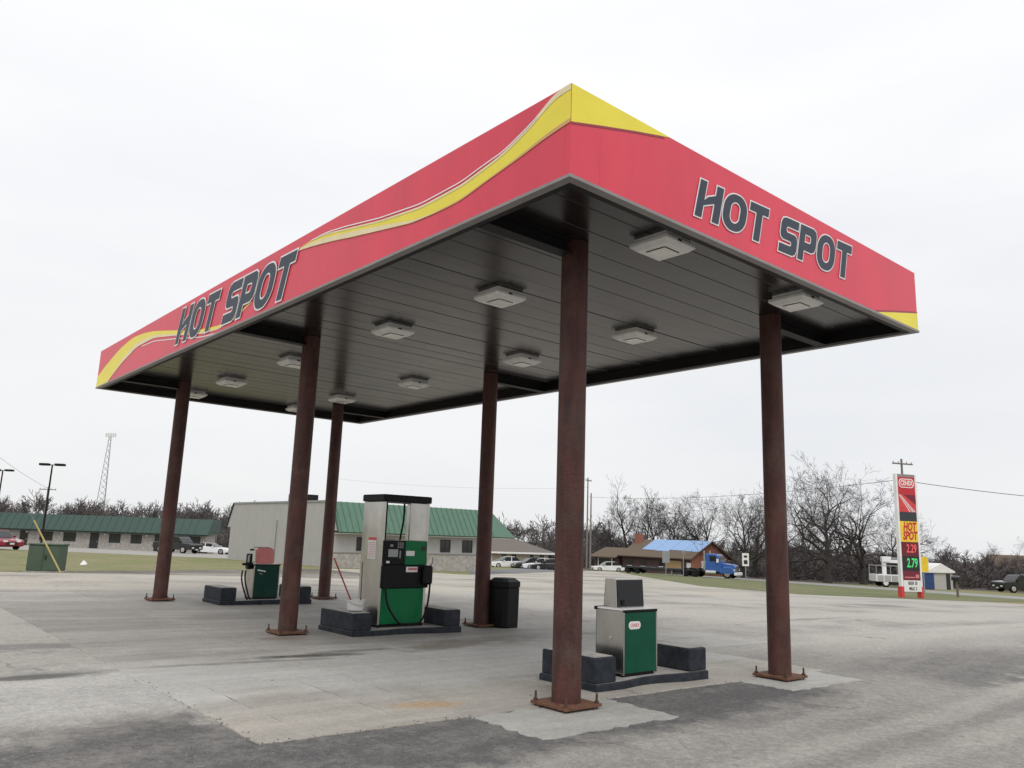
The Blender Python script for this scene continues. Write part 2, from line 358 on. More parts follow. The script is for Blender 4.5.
    l.new(t.outputs[0], b.inputs['Base Color'])
    bp = n.new('ShaderNodeBump'); bp.inputs['Strength'].default_value = .5; bp.inputs['Distance'].default_value = .012
    fb = noise(70, 3); l.new(fb, bp.inputs['Height']); l.new(bp.outputs[0], b.inputs['Normal'])
    return m
def concrete_material(name, c1, c2, stain, streaks=.5, warm=.35):
    m = bpy.data.materials.new(name); m.use_nodes = True; n = m.node_tree.nodes; l = m.node_tree.links; b = n['Principled BSDF']
    g = n.new('ShaderNodeNewGeometry'); oi = n.new('ShaderNodeObjectInfo')
    def noise(scale, detail=6, st=(1, 1, 1), rough=.6, rot=0):
        mp = n.new('ShaderNodeMapping'); mp.inputs['Scale'].default_value = st
        vr = n.new('ShaderNodeVectorRotate'); vr.rotation_type = 'Z_AXIS'; vr.inputs['Angle'].default_value = rot
        l.new(g.outputs['Position'], vr.inputs[0]); l.new(vr.outputs[0], mp.inputs[0])
        t = n.new('ShaderNodeTexNoise'); t.inputs['Scale'].default_value = scale; t.inputs['Detail'].default_value = detail; t.inputs['Roughness'].default_value = rough
        l.new(mp.outputs[0], t.inputs[0]); return t.outputs[0]
    def mr(x, a, b_, c, d):
        t = n.new('ShaderNodeMapRange'); t.inputs[1].default_value = a; t.inputs[2].default_value = b_; t.inputs[3].default_value = c; t.inputs[4].default_value = d
        l.new(x, t.inputs[0]); return t.outputs[0]
    def mixc(f, a, b_):
        t = n.new('ShaderNodeMixRGB')
        for i, q in enumerate((f, a, b_)):
            if isinstance(q, tuple): t.inputs[i].default_value = (*q, 1)
            elif isinstance(q, float): t.inputs[i].default_value = q
            else: l.new(q, t.inputs[i])
        return t.outputs[0]
    def mul(a, b_):
        t = n.new('ShaderNodeMath'); t.operation = 'MULTIPLY'; l.new(a, t.inputs[0])
        if isinstance(b_, float): t.inputs[1].default_value = b_
        else: l.new(b_, t.inputs[1])
        return t.outputs[0]
    def cracks(sc_, wd, thr):
        vo = n.new('ShaderNodeTexVoronoi'); vo.feature = 'DISTANCE_TO_EDGE'; vo.inputs['Scale'].default_value = sc_
        dn = n.new('ShaderNodeTexNoise'); dn.inputs['Scale'].default_value = 2.3; dn.inputs['Detail'].default_value = 6; l.new(g.outputs['Position'], dn.inputs[0])
        ad = n.new('ShaderNodeVectorMath'); ad.operation = 'MULTIPLY_ADD'; ad.inputs[1].default_value = (.55, .55, .55); l.new(dn.outputs[1], ad.inputs[0]); l.new(g.outputs['Position'], ad.inputs[2]); l.new(ad.outputs[0], vo.inputs['Vector'])
        a_ = mr(vo.outputs['Distance'], wd*.4, wd, 1, 0); m_ = mr(noise(.45, 3), thr, thr+.08, 0, 1)
        t_ = n.new('ShaderNodeMath'); t_.operation = 'MULTIPLY'; l.new(a_, t_.inputs[0]); l.new(m_, t_.inputs[1]); return t_.outputs[0]
    def spot(px_, py_, rx, ry, amt):
        q = G(px_, py_); dv = n.new('ShaderNodeVectorMath'); dv.operation = 'SUBTRACT'; dv.inputs[1].default_value = (q.x, q.y, q.z); l.new(g.outputs['Position'], dv.inputs[0])
        sc_ = n.new('ShaderNodeVectorMath'); sc_.operation = 'MULTIPLY'; sc_.inputs[1].default_value = (1/rx, 1/ry, 0); l.new(dv.outputs[0], sc_.inputs[0])
        ln = n.new('ShaderNodeVectorMath'); ln.operation = 'LENGTH'; l.new(sc_.outputs[0], ln.inputs[0])
        nn = noise(2.6, 6, (.4, 1, 1)); ad = n.new('ShaderNodeMath'); ad.operation = 'ADD'; l.new(ln.outputs['Value'], ad.inputs[0]); l.new(mr(nn, .3, .7, -.55, .55), ad.inputs[1])
        return mr(ad.outputs[0], .35, 1.0, amt, 0)
    c = mixc(mr(noise(.8, 8), .3, .7, 0, 1), c1, c2)
    # tyre tracks run through the lanes beside the islands (along x)
    st = mr(noise(1.1, 6, (.09, 1, 1), .6, R(-5)), .44, .62, 0, streaks)
    c = mixc(st, c, stain)
    st2 = mr(noise(1.6, 6, (.12, 1, 1), .6, R(6)), .52, .68, 0, .55)
    c = mixc(st2, c, (.55, .535, .505))
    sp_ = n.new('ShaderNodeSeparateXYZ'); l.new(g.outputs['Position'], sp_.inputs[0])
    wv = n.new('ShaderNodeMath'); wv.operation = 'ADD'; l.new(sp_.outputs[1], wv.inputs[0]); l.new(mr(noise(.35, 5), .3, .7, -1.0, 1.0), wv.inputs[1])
    fs = mr(noise(5, 6, (.03, 1, 1), .65, R(-3)), .38, .62, -.06, .06)
    # dust dragged across by cars turning in, slab mixed darker grey-brown further under the roof
    dst = mul(mr(wv.outputs[0], 2.5, 3.2, 0, 1), mr(wv.outputs[0], 4.2, 5.8, 1, 0)); c = mixc(mul(dst, .75), c, (.47, .46, .435))
    drk = mul(mr(wv.outputs[0], 4.8, 6.2, 0, .50), mr(wv.outputs[0], 12.5, 15, 1, .5)); c = mixc(drk, c, (.215, .20, .182))
    wrm = mr(wv.outputs[0], 2.8, 2.2, 0, warm); c = mixc(wrm, c, (.42, .375, .315))
    fadd = n.new('ShaderNodeMath'); fadd.operation = 'ADD'; fadd.inputs[1].default_value = 1.0; l.new(fs, fadd.inputs[0])
    tt = n.new('ShaderNodeVectorMath'); tt.operation = 'SCALE'; l.new(c, tt.inputs[0]); l.new(fadd.outputs[0], tt.inputs['Scale']); c = tt.outputs[0]
    # oil spots and brown spills
    oil = mr(noise(.9, 7, (.45, 1, 1), .7), .63, .72, 0, .75); c = mixc(oil, c, (.06, .055, .05))
    sp = mr(noise(.75, 5, (1, 1.5, 1)), .60, .72, 0, .4); c = mixc(sp, c, (.26, .20, .14))
    for (a_, b_, rx, ry, am, cc_) in ((305, 657, .95, .22, .95, (.05, .047, .042)), (350, 652, .8, .12, .6, (.08, .075, .07)), (265, 663, .9, .10, .6, (.09, .085, .08)), (455, 646, 1.3, .5, .7, (.16, .12, .085)), (500, 640, .8, .4, .5, (.14, .105, .075)), (425, 707, .45, .2, .7, (.42, .27, .12)), (560, 690, .35, .3, .5, (.16, .10, .06)), (285, 640, .45, .3, .6, (.18, .12, .08)), (215, 618, 1.4, .5, .5, (.15, .14, .13)), (420, 622, 2., .35, .45, (.15, .13, .11)), (230, 664, 1.5, .10, .5, (.12, .115, .11))):
        c = mixc(spot(a_, b_, rx, ry, am), c, cc_)
    c = mixc(mul(cracks(.30, .006, .57), .7), c, (.08, .075, .07))
    speck = noise(90, 3); c = mixc(mr(speck, .36, .30, 0, .45), c, (.10, .095, .09)); c = mixc(mr(speck, .64, .70, 0, .4), c, (.60, .59, .56))
    fin = mul(mr(noise(30, 6, rough=.75), .25, .75, .74, 1.26), mr(noise(7, 9, rough=.78), .3, .7, .87, 1.13))
    ob = mr(oi.outputs['Random'], 0, 1, .93, 1.06)
    t = n.new('ShaderNodeVectorMath'); t.operation = 'SCALE'; l.new(c, t.inputs[0]); l.new(mul(fin, ob), t.inputs['Scale'])
    l.new(t.outputs[0], b.inputs['Base Color'])
    l.new(mr(noise(1.2, 5), .35, .7, .62, .9), b.inputs['Roughness'])
    bp = n.new('ShaderNodeBump'); bp.inputs['Strength'].default_value = .3; bp.inputs['Distance'].default_value = .006
    l.new(noise(60, 4), bp.inputs['Height']); l.new(bp.outputs[0], b.inputs['Normal'])
    return m
def turf_material(name, greens, browns, thr=(.45, .6)):
    m = bpy.data.materials.new(name); m.use_nodes = True; n = m.node_tree.nodes; l = m.node_tree.links; b = n['Principled BSDF']; b.inputs['Roughness'].default_value = .95
    g = n.new('ShaderNodeNewGeometry')
    a = n.new('ShaderNodeTexNoise'); a.inputs['Scale'].default_value = .35; a.inputs['Detail'].default_value = 8; a.inputs['Roughness'].default_value = .7; l.new(g.outputs['Position'], a.inputs[0])
    f = n.new('ShaderNodeTexNoise'); f.inputs['Scale'].default_value = 6; f.inputs['Detail'].default_value = 6; l.new(g.outputs['Position'], f.inputs[0])
    r1 = n.new('ShaderNodeMapRange'); r1.inputs[1].default_value, r1.inputs[2].default_value = thr; l.new(a.outputs[0], r1.inputs[0])
    mx = n.new('ShaderNodeMixRGB'); mx.inputs[1].default_value = (*greens, 1); mx.inputs[2].default_value = (*browns, 1); l.new(r1.outputs[0], mx.inputs[0])
    r2 = n.new('ShaderNodeMapRange'); r2.inputs[1].default_value = .3; r2.inputs[2].default_value = .7; r2.inputs[3].default_value = .7; r2.inputs[4].default_value = 1.3; l.new(f.outputs[0], r2.inputs[0])
    s = n.new('ShaderNodeVectorMath'); s.operation = 'SCALE'; l.new(mx.outputs[0], s.inputs[0]); l.new(r2.outputs[0], s.inputs['Scale']); l.new(s.outputs[0], b.inputs['Base Color'])
    return m
M['lot'] = lot_material()
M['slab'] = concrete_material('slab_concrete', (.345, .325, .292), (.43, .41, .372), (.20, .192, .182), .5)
M['pad'] = concrete_material('pad_concrete', (.36, .35, .325), (.42, .41, .38), (.29, .28, .26), .3, 0.)
M['patch'] = mat('asphalt_patch', (.052, .052, .056), .9, scale=3, col2=(.105, .105, .110), bump=.5, bscale=80)
M['turf'] = turf_material('turf', (.165, .175, .060), (.24, .20, .11))
M['verge'] = turf_material('verge_grass', (.105, .130, .038), (.19, .165, .09), (.42, .66))
M['floor'] = turf_material('leaf_litter', (.075, .060, .045), (.11, .085, .065))
M['road'] = mat('road_asphalt', (.27, .265, .26), .9, var=.12, scale=.6)
M['farlot'] = mat('far_lot', (.33, .315, .29), .9, var=.12, scale=.4)
M['farlot2'] = mat('far_lot_dark', (.16, .16, .165), .9, var=.2, scale=.4)

# ------------------------------------------------------------------ the setting
def V2(p): return (p.x, p.y)
sheet('ground', [(-900, -900), (1500, -900), (1500, 1700), (-900, 1700)], 0, 'turf')
lot_poly = [(-60, -60), (30, -60), (44, -30), V2(G(985, 602)), V2(G(900, 598.5)), V2(G(800, 594.5)), V2(G(700, 586)), V2(G(650, 578)), V2(G(615, 571.5)), V2(G(590, 571)), V2(G(556, 572)), V2(G(470, 575)), (23, 40.5), (18, 38), (16, 24.2), (7, 23.9), (0, 23.2), (-30, 22.2), (-60, 22)]
sheet('parking_lot', lot_poly, .004, 'lot')
# highway beyond the verge
rp = Vector(V2(G(1000, 598))); rd = (Vector(V2(G(720, 578)))-rp).normalized(); rn = Vector((rd.y, -rd.x))
if rn.x < 0: rn = -rn
def road_pt(a, b): q = rp+rd*a+rn*b; return (q.x, q.y)
sheet('road', [road_pt(-140, 0), road_pt(260, 0), road_pt(260, 8.5), road_pt(-140, 8.5)], .008, 'road')
sheet('verge', [V2(G(700, 586)), V2(G(800, 594.5)), V2(G(900, 598.5)), V2(G(985, 602)), road_pt(-4, -.4), road_pt(40, -.4), road_pt(130, -.4), V2(G(615, 571.5)), V2(G(650, 578))], .012, 'verge')
sheet('far_road', [V2(G(560, 566)), V2(G(470, 571)), V2(G(470, 575)), V2(G(556, 572)), V2(G(590, 570.5)), V2(G(600, 568))], .010, 'farlot2')
# lot in front of the far left building
lp = lambda px, s: V2(at(px, s))
sheet('far_parking_lot', [lp(-120, 62), lp(60, 64), lp(230, 68), lp(330, 74), lp(300, 118), lp(-120, 118)], .006, 'farlot')
sheet('woodland_floor', [lp(-260, 128), lp(330, 128), lp(560, 122), lp(600, 116), lp(690, 118), lp(760, 100), lp(900, 92), lp(1300, 84), lp(1300, 700), lp(-260, 700)], .016, 'floor')

# concrete apron under the canopy: individual panels with open joints
apron = MB().build('concrete_apron', 'slab') if False else None
apron = sheet('concrete_apron', [(-1.53, 1.42), (6.28, 1.42), (6.28, 15.38), (-1.53, 15.38)], .004, 'patch')
xs = [-1.55, .32, 2.06, 4.12, 6.3, 8.6]; ys = [1.4, 3.55, 5.7, 8.3, 10.9, 13.2, 15.4]
random.seed(5)
def rough_quad(x0, x1, y0, y1, name, m, parent, h=.014, jag=.012, n=7):
    """thin slab piece with slightly broken edges"""
    pts = []
    for a, b in (((x0, y0), (x1, y0)), ((x1, y0), (x1, y1)), ((x1, y1), (x0, y1)), ((x0, y1), (x0, y0))):
        for i in range(n):
            t = i/n; e = 0 if i == 0 else jag
            pts.append((a[0]+(b[0]-a[0])*t+random.uniform(-e, e), a[1]+(b[1]-a[1])*t+random.uniform(-e, e)))
    k = len(pts); cx, cy = (x0+x1)/2, (y0+y1)/2
    vs = [(x, y, T(x, y)+.001) for x, y in pts]+[(x, y, T(x, y)+h-.004) for x, y in pts]+[(cx+(x-cx)*.994, cy+(y-cy)*.994, T(x, y)+h) for x, y in pts]
    fs = [tuple(range(2*k, 3*k))]+[(r_*k+i, r_*k+(i+1) % k, (r_+1)*k+(i+1) % k, (r_+1)*k+i) for r_ in (0, 1) for i in range(k)]
    return MB().add(vs, fs).build(name, m, parent)
for j in range(6):
    xx_ = [-1.55, -1.12, -.22, .32]+xs[2:] if j == 0 else xs
    for i in range(len(xx_)-1):
        if j == 0 and i == len(xx_)-2: continue
        g = .005
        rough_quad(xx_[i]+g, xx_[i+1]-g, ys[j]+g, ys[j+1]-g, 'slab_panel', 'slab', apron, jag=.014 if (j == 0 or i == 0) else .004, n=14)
# paler footing pads set round the front columns, reaching out into the lane
rough_quad(.33, 2.02, .50, 1.385, 'footing_pad', 'pad', apron, .014, .035, 16)
rough_quad(4.35, 6.0, .72, 1.385, 'footing_pad', 'pad', apron, .014, .035, 16)
# fresh black asphalt patched in along the front edge of the apron
def jag_poly(pts, e=.05, n=6):
    o = []
    for i, a in enumerate(pts):
        b = pts[(i+1) % len(pts)]
        for k in range(n):
            t = k/n; o.append((a[0]+(b[0]-a[0])*t+random.uniform(-e, e), a[1]+(b[1]-a[1])*t+random.uniform(-e, e)))
    return o
# loose stones and broken asphalt along the apron edges
gv = MB(); gr_ = random.Random(9)
def stone(x, y, r_):
    z = T(x, y)+.016; vs = [(x+gr_.uniform(-r_, r_)*.9+dx*r_, y+dy*r_+gr_.uniform(-r_, r_)*.3, z+dz_*r_*.7) for dx, dy, dz_ in ((1, 0, 0), (0, 1, 0), (-1, 0, 0), (0, -1, 0), (.1, .1, 1))]
    gv.add(vs, [(0, 1, 4), (1, 2, 4), (2, 3, 4), (3, 0, 4), (3, 2, 1, 0)])
for i in range(130):
    e = gr_.random()
    if e < .35: x, y = gr_.uniform(-1.6, .4), 1.40+gr_.gauss(0, .035)
    elif e < .6: x, y = -1.55+gr_.gauss(0, .03), gr_.uniform(1.4, 4.5)
    elif e < .8: x, y = gr_.uniform(2.0, 4.4), 1.39+gr_.gauss(0, .04)
    else: x, y = gr_.uniform(-2.5, 7), gr_.uniform(-.5, 6)
    stone(x, y, gr_.uniform(.003, .010))
gvo = gv.build('gravel', 'patch', None); gvo['kind'] = 'stuff'; gvo['label'] = 'loose dark grit scattered along the concrete edge'; gvo['category'] = 'gravel'
# ------------------------------------------------------------------ canopy
W, LN, ZB, ZT, ZS = 6.516, 14.456, 4.40, 5.228, 4.555
canopy = thing('fuel_canopy', 'red and yellow filling station canopy on six rusty brown pipe columns', 'canopy', (0, 0, 0))
th = .06
front_seams = [0, on_y(600, 150).x, on_y(774, 230).x, on_y(890, 290).x, W]
for a, b in zip(front_seams, front_seams[1:]):
    MB().box(a+.0006, b-.0006, 0, th, ZB+.03, ZT).build('fascia_panel', 'red', canopy, bevel=.001)
k = 6
for i in range(k):
    a, b = th+(LN-2*th)*i/k, th+(LN-2*th)*(i+1)/k
    MB().box(0, th, a+.0006, b-.0006, ZB+.03, ZT).build('fascia_panel', 'red', canopy, bevel=.001)
    MB().box(W-th, W, a+.0006, b-.0006, ZB+.03, ZT).build('fascia_panel', 'red', canopy, bevel=.001)
for i in range(3):
    MB().box(W*i/3+.0006, W*(i+1)/3-.0006, LN-th, LN, ZB+.03, ZT).build('fascia_panel', 'red', canopy, bevel=.001)
# aluminium drip trim along the bottom, thin cap along the top
for (x0, x1, y0, y1) in ((-.012, W+.012, -.012, .07), (-.012, W+.012, LN-.07, LN+.012), (-.012, .07, .072, LN-.072), (W-.07, W+.012, .072, LN-.072)):
    MB().box(x0, x1, y0, y1, ZB, ZB+.028).build('drip_trim', 'trim', canopy)
    MB().box(x0+.016, x1-.016, y0+.016, y1-.016, ZT+.0005, ZT+.003).build('cap_trim', 'red', canopy)
# perimeter channel just inside the fascia, dark
for (x0, x1, y0, y1) in ((.075, W-.075, .075, .15), (.075, W-.075, LN-.15, LN-.075), (.075, .15, .152, LN-.152), (W-.15, W-.075, .152, LN-.152)):
    MB().box(x0, x1, y0, y1, ZB+.01, ZS+.2).build('edge_channel', 'beam', canopy)
MB().box(.07, W-.07, .07, LN-.07, ZS+.21, ZS+.30).build('roof_deck', 'deck', canopy)
# soffit: long pressed panels running across the canopy
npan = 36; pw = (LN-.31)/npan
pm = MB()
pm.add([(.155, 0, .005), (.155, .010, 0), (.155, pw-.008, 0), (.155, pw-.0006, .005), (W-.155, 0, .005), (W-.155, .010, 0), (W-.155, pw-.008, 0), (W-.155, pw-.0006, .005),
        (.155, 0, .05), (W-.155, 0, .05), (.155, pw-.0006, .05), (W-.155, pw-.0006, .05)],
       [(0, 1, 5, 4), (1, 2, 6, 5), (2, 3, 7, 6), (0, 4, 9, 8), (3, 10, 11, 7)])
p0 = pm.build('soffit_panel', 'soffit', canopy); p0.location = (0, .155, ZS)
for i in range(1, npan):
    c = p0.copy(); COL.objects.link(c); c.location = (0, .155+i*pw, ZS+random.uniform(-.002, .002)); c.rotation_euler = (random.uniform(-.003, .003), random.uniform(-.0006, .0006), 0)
CX, CY = (1.366, 5.044), (1.289, 7.142, 12.996)
for cy in CY:
    for i, cx in enumerate(CX):
        z = T(cx, cy)+.016
        # outrigger beam from the column head to the fascia
        b = MB()
        x0, x1 = ((.155, cx-.06) if i == 0 else (cx+.06, W-.155))
        b.box(x0, x1, cy-.075, cy+.075, ZS-.150, ZS-.138); b.box(x0, x1, cy-.006, cy+.006, ZS-.137, ZS-.016); b.box(x0, x1, cy-.075, cy+.075, ZS-.015, ZS-.003)
        b.build('outrigger_beam', 'beam', canopy)
        col = MB().cyl((cx, cy, z+.03), (cx, cy, ZS+.1), .137, n=32).build('column', 'rust', canopy, smooth=True)
        MB().box(cx-.235, cx+.235, cy-.235, cy+.235, z+.018, z+.046).build('base_plate', 'plate', col, bevel=.004)
        for sx_ in (-1, 1):
            for sy_ in (-1, 1):
                bx, by = cx+sx_*.20, cy+sy_*.20
                MB().cyl((bx, by, z), (bx, by, z+.13), .011, n=8).cyl((bx, by, z+.047), (bx, by, z+.066), .024, n=6).build('anchor_bolt', 'bolt', col)
# ---- printed swoosh on the fascia (flat print, a few mm proud)
def ribbon(up, lo, name, m, off, face, n=48, t0=None, t1=None):
    """up/lo: lists of (along, z) polylines; strip between them"""
    def ev(pl, t):
        for (a, za), (b, zb) in zip(pl, pl[1:]):
            if a <= t <= b: return za+(zb-za)*(t-a)/(b-a) if b > a else za
        return pl[0][1] if t < pl[0][0] else pl[-1][1]
    up = sorted(up); lo = sorted(lo); t0 = max(up[0][0], lo[0][0]) if t0 is None else t0; t1 = min(up[-1][0], lo[-1][0]) if t1 is None else t1
    def sm(pl, t):
        h = (t1-t0)*.02; return (ev(pl, max(t0, t-h))+2*ev(pl, t)+ev(pl, min(t1, t+h)))/4
    vs = []; fs = []
    for i in range(n+1):
        t = t0+(t1-t0)*i/n
        zu = min(ZT-.001, sm(up, t)); zl = max(ZB+.032, sm(lo, t)); zl = min(zl, zu)
        for z in (zu, zl): vs.append((-off, t, z) if face == 'x' else (t, -off, z))
    for i in range(n): fs.append((2*i, 2*i+2, 2*i+3, 2*i+1))
    return MB().add(vs, fs).build(name, m, canopy, fix=False)
def pxl(lst): return [(p.y, p.z) for p in (on_x(a, b) for a, b in lst)]
up1 = [(-.0, ZT)]+pxl([(556, 92), (533, 122), (503, 154), (462, 184.5), (421, 206.5), (380, 220.5), (345, 229), (326, 233.5), (312, 240), (300, 248.5)])
lo1 = [(0, 4.885)]+pxl([(544, 139.7), (520, 158), (489, 180), (460, 201.5), (434.7, 214), (412, 223.5), (380, 231), (350, 238), (336.7, 240.5), (315, 246), (300, 250.5)])
def shift(pl, d): return [(a, z+d) for a, z in pl]
def between(u_, l_, f):
    n = 60; a = sorted(u_); b = sorted(l_)
    def ev(pl, t):
        for (p, zp), (q, zq) in zip(pl, pl[1:]):
            if p <= t <= q: return zp+(zq-zp)*(t-p)/max(1e-6, q-p)
        return pl[0][1] if t < pl[0][0] else pl[-1][1]
    t0, t1 = max(a[0][0], b[0][0]), min(a[-1][0], b[-1][0])
    return [(t, ev(a, t)*(1-f)+ev(b, t)*f) for t in [t0+(t1-t0)*i/n for i in range(n+1)]]
ribbon(up1, lo1, 'swoosh_ribbon', 'yellow', .003, 'x', 80)
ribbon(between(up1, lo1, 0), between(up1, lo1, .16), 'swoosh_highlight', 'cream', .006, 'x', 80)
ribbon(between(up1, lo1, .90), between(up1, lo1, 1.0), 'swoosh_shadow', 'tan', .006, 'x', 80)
def ss(t, a_, b_): t = max(0, min(1, (t-a_)/(b_-a_))); return t*t*(3-2*t)
e0 = between(up1, lo1, 0); e1 = between(up1, lo1, 1)
ul = [(t, z+.034*ss(t, .35, 1.2)*(1-ss(t, 3.6, 4.6))) for t, z in e0 if .35 < t < 4.6]
ribbon(ul, [(t, z-.014) for t, z in ul], 'swoosh_line', 'white2', .009, 'x', 60)
cb = [(t, z1+(z0-z1)*(.04+.50*ss(t, 1.6, 3.4))) for (t, z0), (_, z1) in zip(e0, e1) if t > 1.6]; cc = [(t, z1+(z0-z1)*.03) for (t, z0), (_, z1) in zip(e0, e1) if t > 1.6]
ribbon(cb, cc, 'swoosh_fade', 'cream', .009, 'x', 40)
up2 = pxl([(98, 377), (104, 368), (111.5, 359), (121, 348), (133, 337.8), (143, 333.5), (154.5, 331), (176, 330.4), (198, 330), (219, 325.7), (237, 315), (252, 301)])
lo2 = pxl([(97.6, 387.5), (104, 387.5), (112, 376), (122, 363), (137, 347), (154.5, 337.7), (176, 335.6), (202, 334), (219, 329.5), (237, 317.5), (252, 302)])
ribbon(up2, lo2, 'swoosh_ribbon', 'yellow', .003, 'x', 70, t1=LN)
d0 = between(up2, lo2, 0); d1 = between(up2, lo2, 1)
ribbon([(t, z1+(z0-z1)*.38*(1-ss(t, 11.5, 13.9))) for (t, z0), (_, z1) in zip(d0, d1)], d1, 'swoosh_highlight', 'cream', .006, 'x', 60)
l3 = pxl([(142, 346), (154.5, 340.7), (176, 338.3), (202, 336.6), (222, 331.5), (240, 322)])
ribbon(l3, shift(l3, -.016), 'swoosh_line', 'white2', .006, 'x', 50)
def pyl(lst): return [(p.x, p.z) for p in (on_y(a, b) for a, b in lst)]
ribbon([(0, ZT), (1.3, ZT)], [(0, 4.885)]+pyl([(600, 125.5), (635, 131), (666, 137)])+[(1.3, ZT)], 'swoosh_ribbon', 'yellow', .003, 'y', 40)
lw = [(0, 4.885)]+pyl([(600, 125.5), (635, 131), (664, 136.5)])
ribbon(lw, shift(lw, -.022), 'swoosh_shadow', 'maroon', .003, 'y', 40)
ry = [(p.x, p.z) for p in (on_y(876, 312), on_y(890, 312.3), on_y(917, 313.5))]; ry[-1] = (W, ry[-1][1])
ribbon(ry, [(ry[0][0], ZB+.03), (W, ZB+.03)], 'swoosh_ribbon', 'yellow', .003, 'y', 20)
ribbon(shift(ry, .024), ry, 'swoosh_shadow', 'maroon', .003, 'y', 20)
# ---- block lettering
def rr(x0, x1, z0, z1, r, n=6):
    o = []
    for cx_, cz_, a in ((x1-r, z0+r, -90), (x1-r, z1-r, 0), (x0+r, z1-r, 90), (x0+r, z0+r, 180)):
        for i in range(n+1):
            t = R(a+90*i/n); o.append((cx_+r*math.cos(t), cz_+r*math.sin(t)))
    return o
GLY = {
 'H': (.90, [[(0, 0), (.25, 0), (.25, .34), (.64, .50), (.64, 0), (.90, 0), (.90, 1), (.64, 1), (.64, .72), (.36, .60), (.25, .48), (.25, 1), (0, 1)]], []),
 'O': (.94, [rr(0, .94, 0, 1, .42, 8)], [rr(.27, .67, .20, .80, .20, 8)]),
 'T': (.82, [[(.30, 0), (.56, 0), (.56, .77), (.82, .77), (.82, 1), (0, 1), (0, .77), (.30, .77)]], []),
 'S': (.82, [[(0, 0), (.64, 0), (.76, .05), (.82, .16), (.82, .43), (.77, .54), (.68, .59), (.31, .59), (.26, .64), (.26, .72), (.31, .77), (.82, .77), (.82, 1), (.20, 1), (.06, .95), (0, .84), (0, .54), (.05, .43), (.15, .38), (.50, .38), (.55, .34), (.55, .27), (.50, .23), (0, .23)]], []),
 'P': (.84, [[(0, 0), (.26, 0), (.26, .30), (.66, .30), (.78, .36), (.84, .48), (.84, .82), (.79, .94), (.66, 1), (0, 1)]], [[(.26, .53), (.52, .53), (.57, .58), (.57, .72), (.52, .77), (.26, .77)]]),
}
def offset_poly(p, d):
    """outward offset (counter-clockwise polygon) by d"""
    n = len(p); area = sum(p[i][0]*p[(i+1) % n][1]-p[(i+1) % n][0]*p[i][1] for i in range(n))
    sgn = 1 if area > 0 else -1; o = []
    for i in range(n):
        a, b, c = Vector(p[i-1]), Vector(p[i]), Vector(p[(i+1) % n])
        e1, e2 = (b-a), (c-b)
        if e1.length < 1e-6 or e2.length < 1e-6: continue
        n1 = Vector((e1.y, -e1.x)).normalized()*sgn; n2 = Vector((e2.y, -e2.x)).normalized()*sgn
        k_ = n1+n2; k_ = k_/max(.35, k_.dot(n1)) if k_.length > 1e-6 else n1
        o.append(tuple(b+k_*d))
    return o
def word(text, gap, space):
    x = 0; res = []
    for ch in text:
        if ch == ' ': x += space; continue
        w_, o_, h_ = GLY[ch]; res.append((ch, x, w_)); x += w_+gap
    return res, x-gap
def letters(text, mapf, off, outline, parent, sx_, sz_):
    res, tot = word(text, .09, .52)
    for ch, x, w_ in res:
        w0, outs, holes = GLY[ch]
        for nm, m, d, o_ in (('letter_outline', 'white2', outline, off), ('letter', 'letter', 0, off+.004)):
            cs = [offset_poly([(a*sx_, b*sz_) for a, b in q], d) if d else [(a*sx_, b*sz_) for a, b in q] for q in outs]
            hs = [offset_poly([(a*sx_, b*sz_) for a, b in q], -d) if d else [(a*sx_, b*sz_) for a, b in q] for q in holes]
            lists = [[Vector((a+x*sx_, b, 0)) for a, b in q] for q in cs+hs]
            tris = geometry.tessellate_polygon(lists); flat = [v for q in lists for v in q]
            mb = MB(); vs = [mapf(v.x/(tot*sx_), v.y/sz_, o_) for v in flat]
            mb.add(vs, [tuple(t) for t in tris])
            o = mb.build(nm if nm == 'letter_outline' else 'letter', m, parent, fix=False)
# quad map: corners by (u along, v up) -> fascia; shear makes it lean
def front_map(u, v, off):
    a0, b0 = Vector((1.63, 4.575)), Vector((4.63, 4.665)); h0 = .395; h1 = .445
    base = a0.lerp(b0, u); return (base.x+.11*v, -off, base.y+(h0+(h1-h0)*u)*v)
letters('HOT SPOT', front_map, .008, .017, canopy, .46, .43)
def left_map(u, v, off):
    y0, y1 = 9.40, 5.12; z0, z1 = 4.545, 4.485; h = .585
    return (-off, y0+(y1-y0)*u-.22*v, z0+(z1-z0)*u+h*v)
letters('HOT SPOT', left_map, .014, .024, canopy, .63, .58)

# ------------------------------------------------------------------ canopy lights
ly = [.58, 3.13, 5.60, 8.85, 11.75, 13.95]
def canopy_light(x, y, label):
    t = thing('canopy_light', label, 'light', (x, y, ZS-.001), random.uniform(-.02, .02), 'square lights under the canopy')
    a = .235
    h = MB()
    ring = [(a-.035, .0), (a-.035, -.045), (a, -.05), (a, -.085), (a-.05, -.125)]
    vs = []
    for r_, z in ring: vs += [(-r_, -r_, z), (r_, -r_, z), (r_, r_, z), (-r_, r_, z)]
    fs = [(i*4+j, i*4+(j+1) % 4, (i+1)*4+(j+1) % 4, (i+1)*4+j) for i in range(len(ring)-1) for j in range(4)]+[(16, 17, 18, 19)]
    h.add(vs, fs).build('housing', 'lamp', t, bevel=.004)
    MB().box(-.11, .11, -.11, .11, -.135, -.126).build('lens', 'lens', t, bevel=.002)
    MB().box(-.115, .115, -.120, -.111, -.1315, -.126).box(-.120, -.111, -.11, .115, -.1315, -.126).build('lens_gap', 'dark', t)
    MB().box(-.06, .0, -a-.003, -a+.02, -.078, -.058).build('latch', 'dark', t)
    return t
ordn = ['first', 'second', 'third', 'fourth', 'fifth', 'last']
